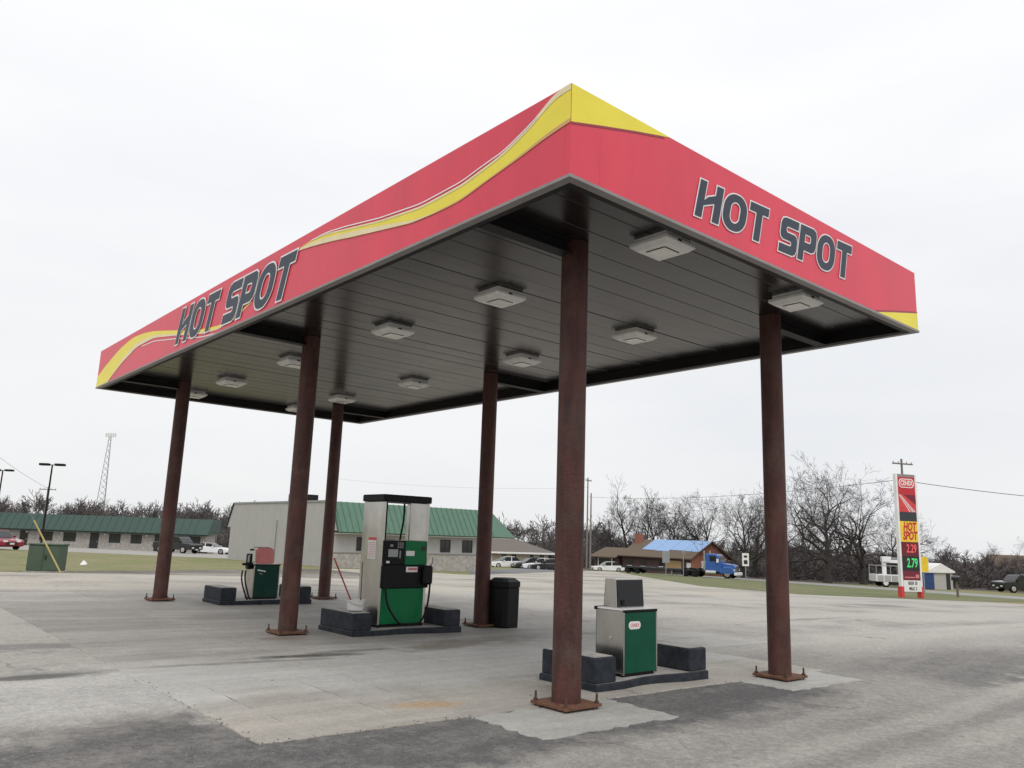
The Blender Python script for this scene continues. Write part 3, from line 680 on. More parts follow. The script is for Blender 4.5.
for row, (x, side) in enumerate(((1.90, 'lettered left fascia'), (4.46, 'open right side'))):
    for i, y in enumerate(ly):
        canopy_light(x, y, 'square canopy light, %s from the near end, row by the %s' % (ordn[i], side))

# ------------------------------------------------------------------ pump islands
def island(x0, x1, y0, y1, label):
    cx, cy = (x0+x1)/2, (y0+y1)/2; z = T(cx, cy)+.012
    t = thing('pump_island', label, 'island', (cx, cy, z), 0, 'pump islands under the canopy')
    hx, hy = (x1-x0)/2, (y1-y0)/2
    # dog-bone kerb: waist narrower than the ends
    def outline(g):
        pts = []; n = 16; e = .42
        for i in range(n+1):
            u_ = -hx+2*hx*i/n; k_ = max(0, 1-abs(u_)/(hx-e)) if abs(u_) < hx-e else 0
            pts.append((u_, -(hy-.08*(3*k_*k_-2*k_**3)**.6 if k_ > 0 else hy)+g))
        return pts+[(-a, -b) for a, b in pts]
    k_ = MB(); o1 = outline(0); n = len(o1)
    o2 = [(a*.985, b*.97) for a, b in o1]
    k_.add([(a, b, -.02) for a, b in o1]+[(a, b, .075) for a, b in o1]+[(a, b, .09) for a, b in o2], [(r_*n+i, r_*n+(i+1) % n, (r_+1)*n+(i+1) % n, (r_+1)*n+i) for r_ in (0, 1) for i in range(n)])
    k_.build('kerb', 'bluegrey', t)
    o3 = [(a*.984, b*.968) for a, b in o1]
    MB().add([(a, b, .0895) for a, b in o3], [tuple(range(n))]).build('island_top', 'concrete_isl', t, fix=False)
    for s_ in (-1, 1):
        a, b = sorted((s_*(hx-.012), s_*(hx-.33)))
        bl = MB().box(a, b, -hy+.015, hy-.015, .088, .345, ch=.015).build('end_bumper', 'bluegrey', t)
        MB().box(a+.02, b-.02, -hy+.06, hy-.06, .3455, .352).build('bumper_top', 'concrete_isl', bl)
    return t
island(2.17, 4.10, 1.66, 2.52, 'pump island nearest the camera with dark painted end bumpers')
island(2.08, 4.10, 6.48, 7.54, 'middle pump island carrying the tall stainless dispenser and white bucket')
island(2.12, 4.10, 11.75, 12.70, 'farthest pump island with the dark green dispenser holding a hose')

def small_pump(x, y, label, green, head_mat, hoses, logo):
    z = T(x, y)+.102
    t = thing('fuel_dispenser', label, 'fuel pump', (x, y, z), 0, 'fuel dispensers under the canopy')
    w_, d_, h_ = .28, .215, .70    # half width, half depth, height
    MB().box(-w_+.02, w_-.02, -d_+.02, d_-.02, -.005, .03).build('plinth', 'black', t)
    MB().box(-w_, w_, -d_+.015, d_-.015, .03, h_, ch=.006).build('cabinet', 'steel', t)
    fr = MB().box(-w_+.012, w_-.012, -d_, -d_+.014, .035, h_-.02).build('front_door', green, t, bevel=.004)
    MB().box(-w_+.012, w_-.012, d_-.014, d_, .035, h_-.02).build('rear_door', green, t, bevel=.004)
    for s_ in (-1, 1):
        MB().box(s_*w_-.012, s_*w_+.012, -d_-.006, -d_+.02, .02, h_+.012).build('corner_trim', 'steel', t, bevel=.003)
    MB().box(-w_-.012, w_+.012, -d_-.010, -d_+.012, h_-.018, h_+.010).build('top_trim', 'black', t, bevel=.006)
    MB().box(-w_-.012, w_+.012, d_-.03, d_+.012, h_-.016, h_+.022).build('top_trim', 'black', t, bevel=.006)
    MB().box(-w_, w_, -d_+.013, d_-.032, h_+.001, h_+.016).build('top_shelf', 'white2', t)
    MB().cyl((-w_-.008, -.02, .40), (-w_+.01, -.02, .40), .016, n=10).build('door_lock', 'chrome', t)
    # head: stainless shell with a dark display face
    hd = MB(); a, b = .225, .20
    if head_mat == 'screen':
        pr = [(-.03, h_+.017), (.17, h_+.017), (.15, h_+.335), (-.01, h_+.335)]
        hd.prism(pr, -a+.035, a+.055, 'x').build('head', 'steel', t, bevel=.006)
        for ya, yb, s_ in ((-.0325, -.0125, -1), (.1725, .1525, 1)):
            vs = [(-a+.047, ya, h_+.025), (a+.043, ya, h_+.025), (a+.043, yb, h_+.322), (-a+.047, yb, h_+.322)]
            vs2 = [(p, q+s_*.008, r_) for p, q, r_ in vs]
            MB().add(vs+vs2, [(0, 1, 2, 3), (4, 5, 6, 7), (0, 1, 5, 4), (1, 2, 6, 5), (2, 3, 7, 6), (3, 0, 4, 7)]).build('display', 'screen', t)
        MB().box(-a+.10, -a+.15, -.048, -.038, h_+.04, h_+.10).build('keypad', 'black', t)
    else:
        MB().prism([(-a+.06, h_+.017), (a-.02, h_+.017), (a-.02, h_+.28), (a-.08, h_+.345), (-a+.10, h_+.345), (-a+.04, h_+.30)], -.05, .05, 'y').build('head', 'pink', t, bevel=.01)
        MB().cyl((-a-.02, 0, h_+.35), (a-.12, 0, h_+.35), .008, n=6).build('hose_bar', 'galv', t)
    if logo:
        pl = MB().prism(rr(-.20, .0, h_-.20, h_-.115, .04), -d_-.004, -d_-.001, 'y').build('logo_badge', 'white', t)
        p2 = MB().prism(rr(-.19, -.01, h_-.192, h_-.123, .033), -d_-.006, -d_-.0045, 'y').build('logo_band', 'white2', pl)
        tx = text_mesh('CENEX', .052, 'signred2', 'lettering', pl, .001, .004, xs=.92); tx.location = (-.10, -d_-.007, h_-.158); tx.rotation_euler = FACE_MY
    else:
        MB().prism([(-.21, h_-.12), (-.03, h_-.15), (-.03, h_-.125), (-.21, h_-.095)], -d_-.003, -d_-.001, 'y').build('worn_label', 'white', t)
        MB().prism([(-.17, h_-.19), (-.09, h_-.20), (-.09, h_-.18), (-.17, h_-.17)], -d_-.003, -d_-.001, 'y').build('worn_label', 'grey', t)
    if hoses:
        n_ = MB().box(-w_-.09, -w_-.003, -.10, .06, h_-.10, h_+.22, ch=.02).build('nozzle_boot', 'black', t)
        MB().tube([(-w_-.05, -.06, h_+.20), (-w_-.10, -.13, h_+.16), (-w_-.12, -.17, h_+.05)], .018).build('nozzle_spout', 'galv', n_)
        MB().tube([(-w_-.06, -.08, h_+.30), (-w_-.02, -.05, h_+.30), (-w_+.04, .0, h_+.30)], .02).build('nozzle', 'black', t)
        for dx in (0, .07):
            pts = [(-w_-.14-dx, -.12, h_-.12), (-w_-.16-dx, -.16, h_-.28), (-w_-.12-dx, -.20, .22), (-w_-.04-dx, -.30, -.02-.02), (-w_+.10, -.52, -.075)][:4 if dx else 5]
            MB().tube(smooth_pts(pts), .017).build('hose', 'rubber', t)
        MB().box(-w_-.22, -w_, -.14, -.09, h_-.02, h_+.03).build('hose_bracket', 'black', t)
    return t
def smooth_pts(p, n=6):
    p = [Vector(q) for q in p]; o = []
    for i in range(len(p)-1):
        a, b, c, d = p[max(i-1, 0)], p[i], p[i+1], p[min(i+2, len(p)-1)]
        for k_ in range(n):
            t = k_/n
            o.append(.5*((2*b)+(c-a)*t+(2*a-5*b+4*c-d)*t*t+(3*b-a-3*c+d)*t**3))
    o.append(p[-1]); return o
small_pump(3.035, 2.02, 'low green fronted dispenser with stainless sides on the nearest island', 'g1', 'screen', False, True)
small_pump(3.17, 12.25, 'low dark green dispenser with faded pink head and black hose, farthest away', 'g3', 'pink', True, False)

def tall_pump(x, y):
    z = T(x, y)+.102
    t = thing('fuel_dispenser', 'tall stainless and green dispenser with black top and console, middle island', 'fuel pump', (x, y, z), 0, 'fuel dispensers under the canopy')
    w_, d_ = .445, .31
    MB().box(-w_+.02, w_-.02, -d_+.02, d_-.02, -.005, .04).build('plinth', 'black', t)
    MB().box(-w_, -w_+.05, -d_, d_, .04, 1.98, ch=.006).build('side_panel', 'steel', t)
    MB().box(w_-.05, w_, -d_, d_, .04, 1.98, ch=.006).build('side_panel', 'steel', t)
    MB().box(-w_+.051, w_-.051, -d_+.03, d_-.03, .04, 1.36).build('cabinet', 'black', t)
    for s_ in (-1, 1):
        f0, f1 = (-d_-.005, -d_+.029) if s_ < 0 else (d_-.029, d_+.005)
        MB().box(-w_+.053, w_-.053, f0, f1, .05, .60).build('lower_door', 'g2', t, bevel=.004)
        MB().box(-w_+.03, w_+.02, f0-.03*(s_ < 0), f1+.03*(s_ > 0), .605, .97).build('nozzle_tray', 'black', t, bevel=.015)
        MB().box(-w_+.03, -w_+.44, f0-.012*(s_ < 0), f1+.012*(s_ > 0), .975, 1.36).build('console', 'black', t, bevel=.008)
        MB().box(-w_+.445, w_-.02, f0-.008*(s_ < 0), f1+.008*(s_ > 0), .975, 1.36).build('grade_panel', 'g2', t, bevel=.008)
        if s_ < 0: MB().box(w_-.38, w_-.051, -s_*-d_-(.0 if s_ < 0 else .03), -s_*-d_+(.03 if s_ < 0 else 0), 1.365, 1.98).build('upper_panel', 'steel', t, bevel=.004)
    y0 = -d_-.018
    MB().box(-w_+.12, -w_+.30, y0-.006, y0, 1.10, 1.22).build('display', 'lcd', t)
    MB().box(-w_+.15, -w_+.20, y0-.006, y0, 1.26, 1.30).build('card_slot', 'grey', t)
    MB().box(-w_+.33, -w_+.355, y0-.006, y0, 1.08, 1.20).build('card_slot', 'grey', t)
    for i in range(4):
        for j in range(3): MB().box(-w_+.29+.04*j, -w_+.315+.04*j, y0-.004, y0, 1.24+.025*i, 1.258+.025*i).build('key', 'grey', t)
    MB().box(-w_+.09, -w_+.15, y0-.008, y0, 1.0, 1.035).build('button', 'white', t)
    yl = -d_-.014
    MB().box(-w_+.46, -w_+.62, yl-.004, yl, 1.12, 1.20).build('grade_label', 'white', t)
    MB().box(w_-.14, w_-.05, yl-.004, yl, 1.20, 1.28).build('grade_button', 'dark', t)
    s1 = MB().box(-w_+.46, -w_+.68, -d_-.040, -d_-.036, .86, .945).build('notice_sticker', 'white', t)
    MB().box(-w_+.50, -w_+.67, -d_-.042, -d_-.0405, .89, .93).build('sticker_print', 'pink', s1)
    st = MB().box(-w_-.003, -w_-.0005, -.14, .09, 1.06, 1.40).build('warning_sticker', 'white', t)
    MB().box(-w_-.0045, -w_-.0032, -.14, .09, 1.355, 1.40).build('sticker_header', 'signred2', st)
    for i in range(9): MB().box(-w_-.0042, -w_-.0032, -.115, .065, 1.085+.028*i, 1.094+.028*i).build('sticker_print', 'pink', st)
    # open hose bay under the black cap, with a leaning hose pipe
    MB().box(-w_+.0515, -w_+.085, -d_+.02, -d_+.08, 1.365, 1.975).build('hose_mast', 'black', t)
    MB().box(-w_-.02, w_+.02, -d_-.03, d_+.03, 1.985, 2.10).build('top_cap', 'black', t, bevel=.02)
    MB().tube([(w_-.40, -.15, 1.97), (w_-.42, -.18, 1.7), (w_-.47, -.18, 1.37)], .016).build('hose', 'rubber', t)
    pts = [(-w_+.10, -d_-.03, .62), (-w_+.13, -d_-.08, .35), (-w_+.30, -d_-.12, .10), (-.02, -d_-.13, .055), (w_-.18, -d_-.13, .07), (w_-.04, -d_-.12, .32), (w_+.01, -d_-.10, .70)]
    MB().tube(smooth_pts(pts), .017).build('hose', 'rubber', t)
    nz_ = MB().box(w_-.13, w_+.05, -d_-.13, -d_-.036, .66, .97, ch=.03).build('nozzle', 'black', t)
    MB().tube([(w_+.0, -d_-.08, .95), (w_+.05, -d_-.09, 1.02), (w_+.05, -d_-.08, 1.10)], .014).build('nozzle_spout', 'galv', nz_)
    return t
tall_pump(3.11, 7.08).scale = (1, 1, .982)
# window-wash bucket with long handled tools on the middle island
bx_, by_ = 2.22, 6.98; bz = T(bx_, by_)+.367
bk = thing('wash_bucket', 'white plastic wash bucket on the left bumper of the middle island', 'bucket', (bx_+.08, by_-.16, bz))
MB().cyl((0, 0, 0), (0, 0, .15), .12, .145, n=20, cap=False).cyl((0, 0, .004), (0, 0, .006), .118, n=20).cyl((0, 0, .14), (0, 0, .155), .152, .152, n=20, cap=False).build('pail', 'bucket', bk, smooth=True)
MB().cyl((0, 0, .11), (0, 0, .112), .132, n=20).build('water', 'grey', bk)
MB().tube([(.15, 0, .14), (.11, -.11, .10), (0, -.16, .07), (-.11, -.11, .10), (-.15, 0, .14)], .004, 6).build('handle', 'galv', bk)
br = thing('squeegee', 'red handled squeegee leaning out of the white wash bucket', 'squeegee', (bx_+.06, by_-.16, bz+.02))
MB().cyl((0, 0, 0), (-.22, .34, .74), .012, n=8).build('handle', 'broom', br)
MB().box(-.07, .07, -.02, .02, -.012, .02).build('head', 'black', br)
b2 = thing('squeegee', 'thin brown pole standing upright beside the white wash bucket', 'squeegee', (bx_+.20, by_-.10, bz-.006))
MB().cyl((0, 0, 0), (.0, .02, .72), .010, n=8).build('handle', 'wood', b2)
MB().box(-.05, .05, -.015, .015, 0, .03).build('head', 'black', b2)
# litter bin
t = thing('litter_bin', 'black plastic litter bin with faceted sides beside a rear column', 'bin', (5.37, 6.92, T(5.37, 6.92)+.014), R(10))
def octo(r_, z):
    a_, c_ = r_*.92, r_*.62
    return [(a_, c_, z), (c_, a_, z), (-c_, a_, z), (-a_, c_, z), (-a_, -c_, z), (-c_, -a_, z), (c_, -a_, z), (a_, -c_, z)]
def lathe8(rings):
    mb = MB(); vs = []
    for r_, z in rings: vs += octo(r_, z)
    n = len(rings); mb.add(vs, [(i*8+j, i*8+(j+1) % 8, (i+1)*8+(j+1) % 8, (i+1)*8+j) for i in range(n-1) for j in range(8)]+[tuple(range(7, -1, -1)), tuple(range((n-1)*8, n*8))]); return mb
lathe8([(.225, 0), (.235, .02), (.245, .68), (.225, .69)]).build('body', 'black', t)
lathe8([(.25, .692), (.258, .70), (.258, .79), (.17, .85), (.14, .855)]).build('lid', 'black', t)
MB().box(.235, .275, -.05, .05, .40, .52).build('handle', 'black', t, bevel=.008)

# ------------------------------------------------------------------ buildings
VIEW_RZ = -YAW      # rotation that turns local +x to camera right, local +y away from the camera
def windows(parent, lst, y, depth=.05, frame='dark', glass='glass'):
    """lst of (x0,x1,z0,z1) on a wall facing local -y at y"""
    for x0, x1, z0, z1 in lst:
        f = MB(); fw = .06
        f.box(x0, x1, y-.04, y+.02, z0, z0+fw); f.box(x0, x1, y-.04, y+.02, z1-fw, z1); f.box(x0, x0+fw, y-.04, y+.02, z0+fw+.001, z1-fw-.001); f.box(x1-fw, x1, y-.04, y+.02, z0+fw+.001, z1-fw-.001)
        w_ = f.build('window', frame, parent)
        xm = (x0+x1)/2
        MB().box(x0+fw+.002, xm-.02, y-.015, y+.01, z0+fw+.002, z1-fw-.002).build('pane', glass, w_)
        MB().box(xm+.02, x1-fw-.002, y-.015, y+.01, z0+fw+.002, z1-fw-.002).build('pane', glass, w_)
        MB().box(xm-.019, xm+.019, y-.03, y+.01, z0+fw+.002, z1-fw-.002).build('mullion', frame, w_)
def door(parent, x0, x1, z0, z1, y, m='dark'):
    d = MB().box(x0, x1, y-.05, y+.02, z0, z1).build('door', m, parent)
    MB().box(x1-.14, x1-.09, y-.09, y-.051, z0+.95, z0+1.15).build('handle', 'galv', d)
    MB().box(x0+.12, x1-.12, y-.056, y-.051, z0+.9, z1-.15).build('pane', 'glass', d)
# long green roofed block on the far left, seen square on
S = 98.; pa = at(-60, S); pb = at(206, S); ax = (Vector(V2(pb))-Vector(V2(pa))); ang = math.atan2(ax.y, ax.x); Lb = ax.length
zl = min(pa.z, pb.z)-.1
bl = thing('office_building', 'long low stone office building under a dark green mansard roof, far left', 'building', (pa.x, pa.y, zl), ang)
ez = .66-zl; tz = 2.40-zl
MB().box(0, Lb-.6, .9, 4.2, -.5, ez).build('wall', 'stone', bl)
rf = MB(); pts = [(-.1, ez-.12), (.12, ez-.30), (.9, ez-.30), (.9, ez), (4.2, ez), (4.2, tz), (1.2, tz)]
rf.prism([(p, q) for p, q in pts], -.2, Lb, 'x')
n_ = int(Lb/.9)
for i in range(n_):
    x = -.1+i*.9; rf.add([(x, -.13, ez-.10), (x+.05, -.13, ez-.10), (x+.05, 1.17, tz+.03), (x, 1.17, tz+.03), (x, -.09, ez-.12), (x+.05, -.09, ez-.12), (x+.05, 1.21, tz), (x, 1.21, tz)], [(0, 1, 2, 3), (0, 3, 7, 4), (1, 5, 6, 2), (0, 4, 5, 1)])
rf.build('roof', 'groof2', bl)
def lx(px): # column pixel -> local x along this facade
    q = at(px, S); return (Vector(V2(q))-Vector(V2(pa))).dot(ax.normalized())
dz_ = .0
for a, b in ((14, 22), (85, 93.5), (150, 158)): door(bl, lx(a), lx(b), 0.02, 2.08, .9, 'dark')
windows(bl, [(lx(a), lx(b), 1.0, 2.05) for a, b in ((34, 47), (58, 70.5), (104, 115.5), (126, 137), (184, 196))], .9)
for a in (21, 56, 100, 142): 
    x = lx(a); w_ = MB().box(x-.12, x+.12, .74, .89, ez-.55, ez-.38, ch=.02).build('wall_lamp', 'white', bl)
# grey metal building with bright green mansard front, middle distance
x0, y0 = 21.2, 42.6; x1, y1 = 34.4, 59.6; zb = T(21, 43)-.35
bm_ = thing('shop_building', 'grey sided building with bright green metal mansard roof and stone base', 'building', (x0, y0, zb))
wx, wy = x1-x0, y1-y0; ez = 1.60-zb; tz = 3.42-zb
MB().box(-.06, wx, 0, wy, -.3, ez-.021).build('wall', 'siding', bm_)
MB().box(.02, wx-.3, .6, wy-.6, ez-.02, tz-.31).build('inner_wall', 'siding', bm_)
gp_ = [(-.75, ez-.0195), (wy+.75, ez-.0195), (wy-.35, tz), (.35, tz)]
gw = MB().prism(gp_, -.06, .0, 'x'); gw.build('gable_wall', 'siding', bm_)
for i in range(1, 17):
    yy_ = i*wy/17; MB().box(-.066, -.0605, yy_-.012, yy_+.012, .0, tz-.02).build('siding_joint', 'siding', bm_)
MB().prism([(-.84, ez-.1), (-.75, ez-.1), (.35, tz+.0), (.35, tz+.09), (.25, tz+.09)], -.14, -.062, 'x').build('gable_trim', 'groof2', bm_)
MB().prism([(wy+.84, ez-.1), (wy+.75, ez-.1), (wy-.35, tz+.0), (wy-.35, tz+.09), (wy-.25, tz+.09)], -.14, -.062, 'x').build('gable_trim', 'dark', bm_)
MB().box(-.12, .1, .45, wy-.45, tz+.001, tz+.12).build('coping', 'galv', bm_)
rf = MB(); rf.add([(-.06, -.85, ez-.08), (wx+1.6, -.85, ez-.08), (wx+.1, .4, tz+.04), (-.06, .4, tz+.04), (-.06, -.70, ez-.16), (wx+1.5, -.70, ez-.16), (wx+.1, .55, tz-.04), (-.06, .55, tz-.04)], [(0, 1, 2, 3), (7, 6, 5, 4), (0, 4, 5, 1), (3, 2, 6, 7), (0, 3, 7, 4), (1, 5, 6, 2)])
for i in range(int(wx/.45)):
    x = i*.45+.1; rf.add([(x, -.88, ez-.05), (x+.04, -.88, ez-.05), (x+.04, .37, tz+.07), (x, .37, tz+.07), (x, -.84, ez-.09), (x+.04, -.84, ez-.09), (x+.04, .41, tz+.03), (x, .41, tz+.03)], [(0, 1, 2, 3), (0, 3, 7, 4), (1, 5, 6, 2), (0, 4, 5, 1)])
rf.build('roof', 'groof', bm_)
MB().add([(wx+.1, .4, tz+.04), (wx+1.6, -.85, ez-.08), (wx+1.6, wy, ez-.08), (wx+.1, wy, tz+.04)], [(0, 1, 2, 3)]).build('hip_roof', 'groof', bm_, fix=False)
MB().box(.3, wx, .56, wy-.5, tz-.3, tz+.02).build('roof_deck', 'galv', bm_)
MB().box(-.70+.7, wx+1.3, -.7, .55, ez-.20, ez-.165).build('eave_soffit', 'white', bm_)
MB().box(.021, wx+.02, -.10, -.002, -.3, 1.25).build('stone_base', 'stone', bm_)
MB().box(.021, wx+.02, -.14, -.002, 1.252, 1.32).build('stone_cap', 'trim', bm_)
mw = lambda px: on_y(px, 550, y0).x-x0
windows(bm_, [(mw(a), mw(b), 1.42, 2.30) for a, b in ((356, 364), (409, 418), (440, 450), (462, 472))], -.0)
door(bm_, mw(385), mw(393), .2, 2.2, -.11, 'dark')
cnd = MB().cyl((-.10, 8.4, ez+.6), (-.10, 8.4, -.1), .035, n=6).build('conduit', 'galv', bm_)
ac = thing('rooftop_unit', 'dark rooftop air unit with round fan on the grey building', 'air unit', (x0+2.4, y0+9.6, tz+zb+.021))
MB().box(-.8, .8, -.9, .9, 0, .75, ch=.03).build('casing', 'beam', ac)
MB().box(-.83, -.801, .0, .8, .06, .70).build('grille', 'galv', ac)
for i in range(6): MB().box(-.845, -.831, .03, .77, .10+.1*i, .13+.1*i).build('louvre', 'dark', ac)
# tan building with hip roof behind the dispensers
pa = at(480, 104); pb = at(553.5, 108); ax = Vector(V2(pb))-Vector(V2(pa)); ang = math.atan2(ax.y, ax.x); Lb = ax.length
zt_ = min(pa.z, pb.z)-.2
bt = thing('tan_building', 'low tan building with brown shingled hip roof behind parked cars', 'building', (pa.x, pa.y, zt_), ang)
MB().box(-6, Lb-.7, 0, 10, -.3, 2.35).build('wall', 'tanwall', bt)
MB().add([(-6.7, -.7, 2.30), (Lb, -.7, 2.30), (Lb, 10.7, 2.30), (-6.7, 10.7, 2.30), (-1.5, 5, 4.45), (Lb-5.4, 5, 4.45), (-6.7, -.7, 2.12), (Lb, -.7, 2.12), (Lb, 10.7, 2.12), (-6.7, 10.7, 2.12)],
         [(0, 1, 5, 4), (1, 2, 5), (2, 3, 4, 5), (3, 0, 4), (6, 7, 1, 0), (7, 8, 2, 1), (8, 9, 3, 2), (9, 6, 0, 3), (9, 8, 7, 6)]).build('roof', 'brownroof', bt)
MB().box(-6.7, Lb, -.78, -.702, 2.08, 2.30).build('gutter', 'white', bt)
MB().cyl((Lb-6.5, 4, 3.9), (Lb-6.5, 4, 4.85), .12, n=8).build('vent_pipe', 'white', bt)
tl = lambda px: (px-480)/73.5*Lb
windows(bt, [(tl(a), tl(b), .7, 1.95) for a, b in ((501, 505), (511, 515), (539, 543), (547.5, 551))], 0)
door(bt, tl(529), tl(532.5), .1, 2.1, 0, 'dkwall')
# brick ranch house with a tarpaulin on the roof
pc = at(691, 112)
hs = thing('brick_house', 'brown roofed brick ranch house with blue tarpaulin on its roof', 'house', (pc.x, pc.y, pc.z-.25), VIEW_RZ+R(40))
# local: gable end faces -y at y=0 (x 0..8.8), long front faces -x, runs along +y
gw_, hl = 8.6, 12.6
eh, rh = 2.75, 4.95
MB().box(0, gw_, 0, hl, -.5, eh-.02).build('wall', 'dkwall', hs)
MB().prism([(-.0, -.5), (gw_, -.5), (gw_, eh), (gw_/2, rh-.15), (0, eh)], -.12, -.002, 'y').build('gable_wall', 'brick', hs)
MB().box(2.2, 3.6, -.17, -.121, 1.2, 2.2).build('gable_window', 'white', hs)
def slope(x_e, z_e, x_r, z_r, ya, yb, th_=.14):
    return MB().add([(x_e, ya, z_e), (x_r, ya, z_r), (x_r, yb, z_r), (x_e, yb, z_e), (x_e, ya, z_e-th_), (x_r, ya, z_r-th_), (x_r, yb, z_r-th_), (x_e, yb, z_e-th_)], [(0, 1, 2, 3), (7, 6, 5, 4), (0, 4, 5, 1), (1, 5, 6, 2), (2, 6, 7, 3), (3, 7, 4, 0)])
r_ = slope(-.7, eh-.25, gw_/2, rh, -.55, hl+.4).build('roof', 'brownroof2', hs)
slope(gw_+.7, eh-.25, gw_/2+.01, rh, -.55, hl+.4).build('roof', 'brownroof2', hs)
k_ = (rh-(eh-.25))/(gw_/2+.7)
tp = MB()
for i in range(4):
    ya = -.5+i*2.6; yb = ya+2.56; xs_ = 1.15+.2*math.sin(i*2.1)
    tp.add([(xs_, ya, eh-.25+k_*(xs_+.7)+.03), (gw_/2, ya, rh+.03), (gw_/2, yb, rh+.03), (xs_+.1, yb, eh-.25+k_*(xs_+.8)+.03)], [(0, 1, 2, 3)])
tp = tp.build('tarpaulin', 'tarp', r_, fix=False)
MB().box(gw_/2-1.3, gw_/2-.3, 11.9, 12.8, 3.6, rh+.75).build('chimney', 'brick', hs)
# lower wing at the far end
MB().box(-.4, 5.5, hl+.5, hl+5.2, -.5, 2.2).build('wing_wall', 'dkwall', hs)
slope(-1.1, 2.15, 2.6, 3.55, hl+.42, hl+5.9).build('wing_roof', 'brownroof2', hs)
slope(6.2, 2.15, 2.61, 3.55, hl+.42, hl+5.9).build('wing_roof', 'brownroof2', hs)
for (a, b, z0, z1, mt) in ((1.6, 4.4, .7, 2.1, 'ply'), (4.8, 5.6, 1.2, 2.0, 'glass'), (8.0, 9.0, 1.1, 2.0, 'glass'), (10.6, 11.5, 1.1, 2.0, 'glass'), (-.0, .7, .9, 1.9, 'white')):
    w_ = MB().box(-.06, -.001, a, b, z0, z1).build('window', mt, hs)
    MB().box(-.075, -.061, a, b, z0-.08, z0).build('sill', 'white', w_)
pf = MB().box(-.52, -.402, hl+1.6, hl+1.75, -.3, 2.1).box(-.52, -.402, hl+4.4, hl+4.55, -.3, 2.1).box(-.52, -.402, hl+1.751, hl+4.399, 1.95, 2.1).build('porch_frame', 'white', hs)
MB().box(-.46, -.403, hl+1.76, hl+4.39, -.3, 1.94).build('porch_door', 'glass', hs)
# white shed beyond the sign, and the house roof at the far right
p = at(941, 84); sh = thing('garden_shed', 'small pale shed with white roof between sign and mailbox', 'shed', (p.x, p.y, p.z-.1), VIEW_RZ+R(25))
MB().box(-1.9, 1.9, 0, 3, 0, 1.9).build('wall', 'siding', sh)
MB().prism([(-2.1, 1.8), (2.1, 1.8), (2.1, 1.95), (0, 2.75), (-2.1, 1.95)], -.2, 3.2, 'y').build('roof', 'white', sh)
MB().box(.9, 1.5, -.03, -.001, .05, 1.7).build('door', 'dark', sh)
p = at(1040, 175); hh = thing('distant_house', 'brown roofed house half hidden among bare trees, far right', 'house', (p.x, p.y, p.z), VIEW_RZ+R(-15))
MB().box(-8, 8, 0, 8, 0, 4.2).build('wall', 'dkwall', hh)
MB().prism([(-.7, 4.0), (8.7, 4.0), (8.7, 4.2), (4, 6.8), (-.7, 4.2)], -8.6, 8.6, 'x').build('roof', 'brownroof2', hh)
MB().box(-5.5, -4.5, -.04, -.001, 1.6, 2.8).build('window', 'white', hh)

# ------------------------------------------------------------------ vehicles
def wheel(parent, x, y, r, wd, rim='chrome'):
    s_ = 1 if y > 0 else -1
    t = MB().cyl((x, y-wd/2, r), (x, y+wd/2, r), r, n=18).build('wheel', 'rubber', parent)
    MB().cyl((x, y+s_*(wd/2), r), (x, y+s_*(wd/2+.015), r), r*.62, r*.5, n=14).build('rim', rim, t)
def car(name, label, loc, rz, L_, W_, prof, glass, paint, r=.33, group=None, wb=(.19, .80), rim='chrome', nose=None):
    """prof: body outline (x,z) from front at x=0; glass: list of greenhouse outline; local +x is rearwards"""
    t = thing(name, label, {'car': 'car', 'pickup_truck': 'truck'}.get(name, 'car'), loc, rz, group)
    hw = W_/2
    MB().prism(prof, -hw, hw, 'y').build('body', paint, t, bevel=.05)
    MB().prism(glass, -hw+.13, hw-.13, 'y').build('cabin_glass', 'glass', t, bevel=.04)
    top = max(z for x, z in glass); xa = min(x for x, z in glass if z > top-.02); xb = max(x for x, z in glass if z > top-.02)
    MB().box(xa-.05, xb+.05, -hw+.15, hw-.15, top-.02, top+.03, ch=.01).build('roof', paint, t)
    g0, g1 = min(x for x, z in glass), max(x for x, z in glass); gz = min(z for x, z in glass)
    for s_ in (-1, 1):
        y_ = s_*(hw-.125)
        xm = (xa+xb)/2
        MB().prism([(xm-.05, gz), (xm+.05, gz), (xm+.05, top), (xm-.05, top)], y_-.012, y_+.012, 'y').build('pillar', paint, t)
        MB().box(.10*0-.012, .05, s_*(hw-.42)-.16, s_*(hw-.42)+.16, .58*1, .72).build('headlight', 'light', t)
        MB().box(L_-.05, L_+.012, s_*(hw-.30)-.16, s_*(hw-.30)+.16, .70, .84).build('tail_light', 'redlight', t)
        MB().box(g0+.25, g0+.42, s_*(hw+.08)-.07, s_*(hw+.08)+.07, gz+.03, gz+.16).build('mirror', paint, t)
        for f in wb: wheel(t, L_*f, s_*(hw-.10), r, .22, rim)
    MB().box(-.03, .02, -hw*.45, hw*.45, .38, .56).build('grille', 'dark', t)
    MB().box(-.045, -.031, -.16, .16, .40, .52).build('licence_plate', 'white', t)
    return t
sedan = [(0, .30), (0, .62), (.12, .72), (1.25, .86), (3.55, .93), (4.45, .90), (4.55, .62), (4.5, .30), (4.1, .22), (.4, .22)]
sed_g = [(1.25, .87), (1.95, 1.36), (2.25, 1.42), (3.1, 1.42), (3.35, 1.38), (4.0, .93)]
cpe = [(0, .30), (0, .60), (.15, .70), (1.55, .84), (3.6, .95), (4.6, .98), (4.75, .75), (4.7, .30), (4.2, .22), (.4, .22)]
cpe_g = [(1.6, .85), (2.35, 1.24), (2.7, 1.30), (3.3, 1.29), (3.6, 1.25), (4.25, .97)]
